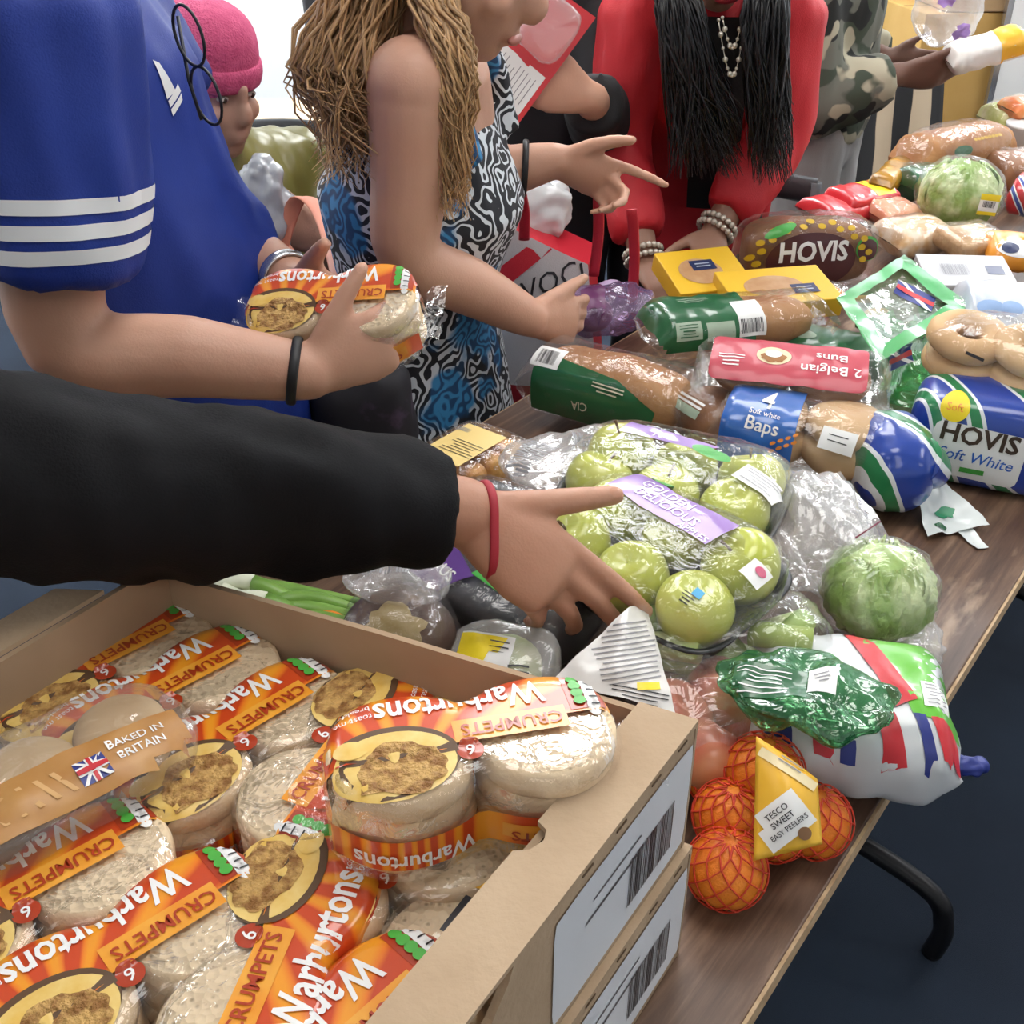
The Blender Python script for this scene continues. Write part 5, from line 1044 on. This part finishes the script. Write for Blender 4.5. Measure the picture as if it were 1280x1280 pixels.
for a, b in (((748, 240), (742, 345)), ((790, 262), (790, 380)), ((650, 235), (655, 300))): mesh('handle', *tube(smoothpath([PY(*a, 1.74)-t.location, PY((a[0]+b[0])/2+3, (a[1]+b[1])/2, 1.77)-t.location, PY(*b, 1.80)-t.location], 5), [.009]*11, 8, True, [.002]*11, (1, 0, 0)), TR_, t)
mesh('lower_panel', *patch([c-t.location for c in (PY(590, 520, 1.86), PY(700, 520, 1.9), PY(720, 440, 1.9), PY(600, 410, 1.85))], .01, 10, .008, 12), TR_, t)
o, H = crumpled('plastic_bag', 'white carrier bag bunched above the red and white tote', 'plastic bag', 660, 262, 1.0, (.07, .05, .06), M('bag_white'), 31, .012, 18); o.location = PY(668, 262, 1.93)
# ---------------------------------------------------------------- person in black holding a red and white pack
BK2 = fold_cloth('black_top', (.008, .008, .010), (.014, .014, .017), 5, .8)
m4 = Person('person in black holding up a red and white food pack, behind the fair-haired woman', PY(665, 235, 2.5), PY(668, -5, 2.45), PY(672, -190, 2.4), (-.3, -.9, -.3), SK_PALE, .0065, 1.0)
w5 = PY(738, 122, 2.03); m4.arm(m4.c-m4.lat*.17, PY(752, 150, 2.28), w5, PY(642, 100, 1.99)-w5, (.1, 0, 1), False, dict(curls=(.35, .45, .5, .5), thumb=(.6, .2, .1), s=1.1)); m4.hang(1)
m4.build(); m4.eyes(); m4.top('top', BK2, .024, (.93, .95), .010, .007, 12, .14, isl=.024); m4.trousers(BK2)
hd = sell(.084, .098, .085, 1, 1, 24, 16); m4.add('hair', ([m4.B @ (V(v)+V((0, -.022, .045))) for v in hd[0]], hd[1]), M('hair_black'))
t = thing('food_pack', 'red and white printed food pack with clear window held up by a hand', 'food pack', PY(665, 70, 2.0)); c4 = [PY(592, 92, 1.97), PY(648, 155, 1.97), PY(745, 22, 2.0), PY(680, -25, 2.0)]; c4 = [c-t.location for c in c4]
ax_, ay_ = c4[1]-c4[0], c4[2]-c4[1]; N_ = ax_.cross(ay_).normalized(); ob = [c+N_*.0 for c in c4]+[c-N_*.045*(1 if N_.y < 0 else -1) for c in c4]
mesh('carton', ob, [(0, 1, 2, 3), (7, 6, 5, 4), (0, 4, 5, 1), (1, 5, 6, 2), (2, 6, 7, 3), (3, 7, 4, 0)], RED, t, False); Hc = bvh((ob, [(0, 1, 2, 3), (7, 6, 5, 4), (0, 4, 5, 1), (1, 5, 6, 2), (2, 6, 7, 3), (3, 7, 4, 0)]))
Nf = N_ if N_.y < 0 else -N_; X = ay_.normalized(); Yv = Nf.cross(X).normalized(); ct = sum(c4, V())/4; w_a, h_a = ay_.length, ax_.length
decal('printed_panel', Hc, rect(w_a*.36, h_a*.80), PAPER, t, ct-X*w_a*.28, X, Yv, .0015, depth=.1); decal('small_print', Hc, lines(w_a*.28, h_a*.6, 9, .0014), GREY_INK, t, ct-X*w_a*.28, X, Yv, .0022, depth=.1); m = crumple(sell(w_a*.24, h_a*.38, .02, .5, .5, 36, 18), .004, 30, 2); mesh('clear_window', [ct+X*(w_a*.2)+X*v.x+Yv*v.y+Nf*(v.z+.012) for v in m[0]], m[1], CLOUDY, t)
# ---------------------------------------------------------------- woman in red
REDJ = fold_cloth('red_jacket', (.50, .012, .022), (.58, .02, .03), 4, .6); m5 = Person('person in red jacket with long black hair and bead necklace leaning over the table', PY(862, 215, 2.52), PY(890, 12, 2.28), PY(905, -82, 2.12), (.12, -.85, -.5), SK_BROWN, .006, .95, V((-1, .08, 0)))
e6, w6 = PY(772, 175, 2.26), PY(806, 326, 2.09); m5.arm(PY(795, 0, 2.28), e6, w6, (.35, -.9, -.25), (1, .3, .2), True, dict(curls=(.35, .4, .4, .4)))
e7, w7 = PY(972, 168, 2.26), PY(893, 290, 2.13); m5.arm(PY(985, 0, 2.26), e7, w7, (-.25, -.9, -.35), (-1, 0, .2), False, dict(curls=(.4, .45, .45, .45)))
m5.build(); m5.eyes(); m5.top('jacket', REDJ, .026, (.93, .93), .009, .014, 10, .14, isl=.020, seed=9); m5.trousers(BK2)
pn = patch([PY(868, 20, 2.10), PY(945, 20, 2.10), PY(915, 260, 2.30), PY(858, 260, 2.30)], -.01, 14, .004, 14); m5.add('black_top', pn, BK2)
l5, f5, u5 = basis(m5.face)
def lock5(R_):
    s_ = R_.choice((-1, 1)); a = R_.uniform(.2, 1); x0 = 905+s_*R_.uniform(10, 80); top_ = m5.h+u5*.10+l5*.05*-s_*a-f5*R_.uniform(-.02, .04)
    if s_ < 0: end = PY(R_.uniform(835, 930), R_.uniform(130, 225), R_.uniform(2.02, 2.12))
    else: end = PY(R_.uniform(935, 992), R_.uniform(120, 232), R_.uniform(2.02, 2.14))
    return [top_, PY(905+s_*R_.uniform(48, 72), -70, 2.08), PY(905+s_*R_.uniform(22, 80), R_.uniform(20, 70), R_.uniform(2.00, 2.10)), end]
m5.add('hair', join(hair_mesh(lock5, 1100, 8, .003, .0032), ([m5.B @ (V(v)+V((0, -.030, .040))) for v in hd[0]], hd[1])), M('straight_black_hair', (.008, .008, .010), .33, island=.3))
PEARL = M('pearl', (.62, .58, .50), .2, metal=.4)
for row, (x0, x1, y0, dp, n_) in enumerate(((898, 932, 25, 70, 13), (903, 928, 22, 38, 9))):
    nk_ = [PY(x0+(x1-x0)*i/(n_-1), y0+dp*math.sin(PI*i/(n_-1)), 2.03) for i in range(n_)]; m5.add('necklace', join(*[move(sell(.0032+.0018*(i % 2), .004, .0032+.0018*(i % 2), 1, 1, 12, 8), p) for i, p in enumerate(nk_)], tube(nk_, .001, 6)), PEARL)
for w_, e_, nm in ((w6, e6, 'bracelet'), (w7, e7, 'bracelet')):
    ax = (w_-e_).normalized()
    for j in range(2):
        c = w_-ax*(.002+.016*j); a = ax.orthogonal().normalized(); b = ax.cross(a); m5.add(nm, join(*[move(sell(.0062, .0062, .0062, 1, 1, 10, 7), c+(a*math.cos(k/20*2*PI)+b*math.sin(k/20*2*PI))*.036) for k in range(20)]), PEARL)
m5.add('lips', ([m5.B @ (V(v)+V((0, .088, -.058))) for v in sell(.022, .008, .010)[0]], sell(.022, .008, .010)[1]), M('lipstick', (.45, .03, .05), .35))
# ---------------------------------------------------------------- seated person with the pink hat
m6 = Person('seated person in pink knitted hat and olive satin top, clutching bag straps', PY(325, 420, 2.25), PY(305, 228, 2.2), PY(262, 112, 2.08), (.75, -.6, -.2), SK_OLIVE, .006, .95, seated=True)
w8 = PY(408, 300, 1.98); m6.arm(m6.c-m6.lat*.16, PY(425, 345, 2.18), w8, PY(345, 285, 1.95)-w8, (.2, 0, 1), False, dict(curls=((.5, .8, .6), (.6, .9, .6), (.7, .9, .6), (.7, .9, .6)), thumb=(.6, .3, .2))); m6.hang(1)
m6.build(); m6.eyes(); m6.top('satin_top', M('olive_satin', (.13, .12, .03), .35, (.22, .20, .06), 5), .022, (.8, .9), .010, .010, 14, .1); m6.trousers(BK2)
hat = [m6.B @ (V(v)+V((0, -.020, .062))) for v in sell(.093, .107, .088, .8, 1, 40, 24)[0]]; m6.add('knitted_hat', (hat, sell(.093, .107, .088, .8, 1, 40, 24)[1]), M('pink_knit', (.50, .06, .16), .9, (.58, .09, .20), 60, bump=.6, bscale=260))
rim_ = grid(lambda u, v: m6.B @ V(((.094+.006*math.cos(v*2*PI))*math.cos(u*2*PI), -.02+(.108+.006*math.cos(v*2*PI))*math.sin(u*2*PI), .042+.020*math.sin(v*2*PI))), 40, 12, True, True); m6.add('hat_brim', rim_, M('pink_knit'))
wristband(m6, PY(352, 292, 1.955), (1, .2, 0), .011, (.0015, .002), M('gold', (.7, .45, .12), .3, metal=.9), 'ring')
o, H = crumpled('plastic_bag', 'shiny grey plastic bag held beside the olive satin top', 'plastic bag', 330, 265, 1, (.045, .045, .095), M('grey_film', (.30, .32, .35), .25, (.42, .44, .47), 14, coat=.6), 33, .012, 22); o.location = PY(332, 262, 1.93)
t = thing('handbag', 'black handbag with salmon pink straps hanging behind the crumpet pack', 'handbag', PY(452, 520, 1.36)); mesh('bag', *crumple(sell(.075, .05, .085, .6, .6, 40, 24), .01, 12, 3), M('floral_black', (.012, .012, .018), .7, (.05, .03, .06), 25, lo=.6, hi=.7), t)
SAL = M('salmon_strap', (.60, .22, .14), .5); mesh('strap', *tube(smoothpath([PY(350, 310, 1.90)-t.location, PY(372, 250, 1.90)-t.location, PY(400, 265, 1.80)-t.location, PY(425, 345, 1.55)-t.location, PY(440, 460, 1.38)-t.location], 6), [.014]*25, 10, True, [.003]*25, (1, 0, 0)), SAL, t)
mesh('strap', *tube(smoothpath([PY(346, 300, 1.93)-t.location, PY(372, 330, 1.85)-t.location, PY(430, 430, 1.42)-t.location], 6), [.012]*13, 10, True, [.003]*13, (1, 0, 0)), SAL, t)
# ---------------------------------------------------------------- person in camouflage
def camo():
    m = M('camouflage', (.1, .1, .1), .85); nt = m.node_tree; N, L = nt.nodes, nt.links; tc = N.new('ShaderNodeTexCoord'); col = None; b = N['Principled BSDF']
    base = (.13, .135, .11)
    for k, (sc, c, th) in enumerate(((9, (.045, .06, .04), .50), (12, (.012, .014, .013), .57), (11, (.40, .37, .27), .555))):
        n = N.new('ShaderNodeTexNoise'); n.inputs['Scale'].default_value = sc; n.inputs['Detail'].default_value = 1.5; mp = N.new('ShaderNodeMapping'); mp.inputs['Location'].default_value = (k*7, k*3, 0); L.new(tc.outputs['Object'], mp.inputs[0]); L.new(mp.outputs[0], n.inputs['Vector'])
        r = N.new('ShaderNodeValToRGB'); r.color_ramp.elements[0].position = th; r.color_ramp.elements[1].position = th+.02; L.new(n.outputs['Fac'], r.inputs[0]); mx = N.new('ShaderNodeMixRGB'); L.new(r.outputs[0], mx.inputs[0]); mx.inputs[2].default_value = (*c, 1)
        if col is None: mx.inputs[1].default_value = (*base, 1)
        else: L.new(col, mx.inputs[1])
        col = mx.outputs[0]
    L.new(col, b.inputs['Base Color']); return m
m7 = Person('person in camouflage hoodie and grey joggers holding out a bread packet', PY(1022, 120, 3.15), PY(1030, -75, 3.12), PY(1040, -190, 3.05), (.75, -.6, -.3), SK_DARK, .008, 1.05, V((-.5, -.86, 0)))
w9 = PY(1122, 93, 2.95); m7.arm(m7.c+m7.lat*.19, PY(1008, 130, 2.95), w9, PY(1200, 95, 2.95)-w9, (.0, -.5, 1), True, dict(curls=(.2, .25, .3, .35), thumb=(.5, .1, .1), s=1.15), 1.15); w10 = PY(1108, 72, 3.25); m7.arm(m7.c-m7.lat*.19, PY(1060, 60, 3.35), w10, (1, 0, -.1), (0, -.2, 1), False, dict(curls=(.2, .25, .3, .35)))
m7.build(); m7.eyes(); m7.top('hoodie', camo(), .036, (.96, .94), .012, .012, 10, .02, isl=.036); m7.trousers(fold_cloth('grey_joggers', (.30, .29, .28), (.36, .35, .34), 6), .03); m7.add('hair', ([m7.B @ (V(v)+V((0, -.022, .045))) for v in hd[0]], hd[1]), M('hair_black'))
t, L_ = mk('bread_packet', 'white and orange bread packet held out by the person in camouflage', 'bread packet', (1190, 78), (1272, 48), 1.0); c_ = PY(1232, 62, 2.93); t.location = c_; t.rotation_euler = (.3, -.25, .1); m = pillow(.20, .09, .07, .2, 3, .004, 28); mesh('bag', *m, M('packet_pale', (.76, .74, .70), .35, coat=.4), t); H = bvh(m); d = deco(H, t); fr = front(H, t); fr('printed_panel', rect(.08, .08), M('amber_print', (.80, .42, .03), .35), .06, .0); d('printed_panel', rect(.08, .08), M('amber_print'), .06, .0)
o, H = crumpled('plastic_bag', 'bulging clear plastic bag with purple marks hanging above the hand', 'plastic bag', 1185, 10, 1.2, (.085, .07, .10), CLOUDY, 35, .012, 14); o.location = PY(1185, 5, 3.05)
for k, (px, py) in enumerate(((1170, 15), (1190, 52))): decal('printed_patch', H, disc(.022, .014, wob=.5, seed=k), M('violet_ink', (.40, .25, .62), .5), o, PY(px, py, 3.05)-o.location, (1, 0, 0), (0, .5, .87), .002)
# ---------------------------------------------------------------- person with a dark rucksack
m8 = Person('person in dark teal top with a black rucksack behind the fair-haired woman', PY(520, 185, 3.1), PY(520, -30, 3.08), PY(525, -165, 3.05), (.5, .8, -.1), SK_PALE, .008, 1.0, V((.85, -.5, 0)))
m8.hang(1); m8.hang(-1); m8.build(); m8.top('teal_top', fold_cloth('teal_fleece', (.06, .13, .13), (.08, .17, .165), 5), .028, (.93, .93), .012, .008, 10, .14); m8.trousers(BK2); m8.add('hair', ([m8.B @ (V(v)+V((0, -.022, .045))) for v in hd[0]], hd[1]), M('hair_brown'))
t = thing('rucksack', 'black rucksack worn on the back of the teal-topped person', 'rucksack', PY(428, 40, 2.95)); mesh('bag', *crumple(sell(.09, .10, .20, .6, .6, 40, 24), .008, 9, 3), M('rucksack_fabric', (.025, .026, .03), .7, (.04, .042, .047), 8), t); mesh('pocket', *move(crumple(sell(.05, .03, .08, .5, .5, 24, 14), .004, 14), (.0, -.10, -.05)), M('rucksack_fabric'), t)
mesh('strap', *tube(smoothpath([(.0, .08, .18), (.05, .14, .1), (.03, .12, -.12)], 5), .012, 8), M('rucksack_fabric'), t)
# ================================================================ furniture and stores behind
CH = M('chair_plastic', (.05, .055, .062), .45)
def chair(label, loc, rz, coat=False):
    t = thing('chair', label, 'chair', loc, (0, 0, rz), 'black plastic chairs'); mesh('seat', *move(lumpy(sell(.21, .20, .018, .5, .4, 32, 12), .003, 8), (0, 0, .45)), CH, t)
    fr_ = join(*[tube(smoothpath([(-.19, .19, .78), (-.07, .215, .79), (.07, .215, .79), (.19, .19, .78)], 5), [.03]*16, 10, True, [.01]*16, (0, 0, 1)), tube(smoothpath([(-.18, .19, .62), (0, .215, .62), (.18, .19, .62)], 5), [.025]*11, 10, True, [.009]*11, (0, 0, 1)), tube([(-.19, .19, .80), (-.18, .19, .60)], .014, 10), tube([(.19, .19, .80), (.18, .19, .60)], .014, 10)]); mesh('backrest', *fr_, CH, t)
    for sx in (-1, 1):
        mesh('leg', *tube([(sx*.18, .19, .80), (sx*.18, .20, .44), (sx*.20, .24, 0)], .011, 10), LEG, t); mesh('leg', *tube([(sx*.17, -.15, .44), (sx*.19, -.20, 0)], .011, 10), LEG, t)
    return t
pc = PY(350, 200, 3.1); chair('black plastic chair standing empty beside the seated person in the pink hat', (pc.x, pc.y-.2, 0), .25)
pb = m6.p; chair('black plastic chair under the seated person in the pink hat', (pb.x-.02, pb.y, 0), math.atan2(m6.fwd.y, m6.fwd.x)+PI/2)
# side table by the wall
q = P(300, 172, .73); t = thing('side_table', 'pale wooden table against the white wall behind the pink hat', 'table', (q.x-.1, q.y+.25, 0)); BE = M('beech', (.55, .40, .25), .5, (.62, .47, .31), 5); mesh('table_top', *move(box(1.3, .6, .025, .003), (0, 0, .705)), BE, t, False)
for sx in (-1, 1):
    for sy in (-1, 1): mesh('leg', *tube([(sx*.6, sy*.25, 0), (sx*.6, sy*.25, .706)], .016, 10), LEG, t)
pd = PY(952, 242, 2.82); chair('black plastic chair between the red jacket and the grey joggers', (pd.x, pd.y, 0), 2.6)
# striped coat over a chair
ps = PY(1105, 150, 3.55); t = chair('black plastic chair under the striped coat beside the camouflage hoodie', (ps.x, ps.y+.05, 0), 0.0)
def coat_fn(u, v): x = (u-.5)*.50; w_ = v*2-1; return V((x*(1+.1*abs(w_)), .20+w_*(.10+.05*abs(w_))+.02*math.sin(u*19)*abs(w_), .845-.46*abs(w_)**1.15+.012*math.sin(u*23+v*3)))
st = M('striped_coat', (.3, .3, .3), .85); nt = st.node_tree; N, L = nt.nodes, nt.links; tc = N.new('ShaderNodeTexCoord'); wv = N.new('ShaderNodeTexWave'); wv.inputs['Scale'].default_value = 2.6; wv.inputs['Distortion'].default_value = 1.2; wv.bands_direction = 'X'; L.new(tc.outputs['Object'], wv.inputs['Vector']); r = N.new('ShaderNodeValToRGB'); r.color_ramp.elements[0].position = .45; r.color_ramp.elements[0].color = (.012, .012, .014, 1); r.color_ramp.elements[1].position = .52; r.color_ramp.elements[1].color = (.42, .33, .23, 1); L.new(wv.outputs['Fac'], r.inputs[0]); L.new(r.outputs[0], N['Principled BSDF'].inputs['Base Color'])
o = mesh('coat', *grid(coat_fn, 34, 30), st); o.location = t.location; o.rotation_euler = t.rotation_euler; tag(o, 'beige and black striped coat draped over a chair back', 'coat'); sm = o.modifiers.new('thick', 'SOLIDIFY'); sm.thickness = .012
# cartons, teal locker, panel
KB = M('carton_brown', (.40, .26, .13), .85, (.45, .30, .16), 6)
def carton(label, px, py, y, sx, sy, sz, z0, rz, mat=KB, hole=True):
    p = PY(px, py, y); t = thing('carton', label, 'carton', (p.x, p.y+sy/2, z0), (0, 0, rz)); mesh('body', *box(sx, sy, sz, .004), mat, t, False)
    mesh('tape', *move(box(.05, sy+.002, .001), (0, 0, sz)), M('parcel_tape', (.5, .38, .22), .3), t, False); mesh('flap_seam', *move(box(sx*.98, .003, .0008), (0, 0, sz)), M('seam_dark', (.12, .08, .04), .9), t, False)
    if hole: mesh('hand_hole', *[[(v.x, -sy/2-.001, sz*.7+v.y) for v in disc(.035, .015)[0]], disc(.035, .015)[1]], M('seam_dark'), t)
carton('large tan carton on the floor beside the dark blue panel', 1190, 130, 4.15, .36, .40, .95, 0, .1, M('carton_tan', (.46, .27, .07), .8, (.52, .32, .10), 5), False)
carton('upper brown carton with round hand hole on top of the tan carton', 1262, 25, 4.15, .46, .40, .30, .953, .0)
t = thing('locker', 'teal locker with a white top behind the camouflage hoodie', 'locker', (PY(1112, 50, 4.58).x, 4.78, 0)); mesh('body', *box(.42, .4, 1.12, .006), M('teal_paint', (.04, .26, .24), .4), t, False); mesh('door', *move(box(.38, .012, 1.02, .004), (0, -.205, .05)), M('teal_door', (.05, .30, .28), .35), t, False); mesh('top', *move(box(.44, .42, .04, .006), (0, 0, 1.121)), PAPER, t, False); mesh('handle', *tube([(.14, -.225, .55), (.14, -.225, .68)], .008, 8), LEG, t)
t = thing('display_panel', 'dark navy display panel standing beside the tan carton', 'panel', (PY(1240, 130, 4.65).x, 4.7, 0), (0, 0, -.1)); mesh('board', *box(.30, .03, 1.0, .004), M('navy_board', (.015, .025, .06), .7), t, False); mesh('foot', *move(box(.32, .25, .02, .004), (0, 0, 0)), LEG, t, False); mesh('paper_tag', *move(box(.06, .002, .05), (-.05, -.017, .45)), BLUEP, t, False)
t = thing('white_board', 'white board standing upright at the far end of the tables', 'board', (PY(1290, 100, 4.1).x+.08, 4.1, 0), (0, 0, -.1)); mesh('panel', *box(.42, .03, 1.12, .006), PAPER, t, False); mesh('frame', *join(*[move(box(.02, .036, 1.14), (s*.21, 0, 0)) for s in (-1, 1)], move(box(.44, .036, .02), (0, 0, 1.12))), M('steel'), t, False)
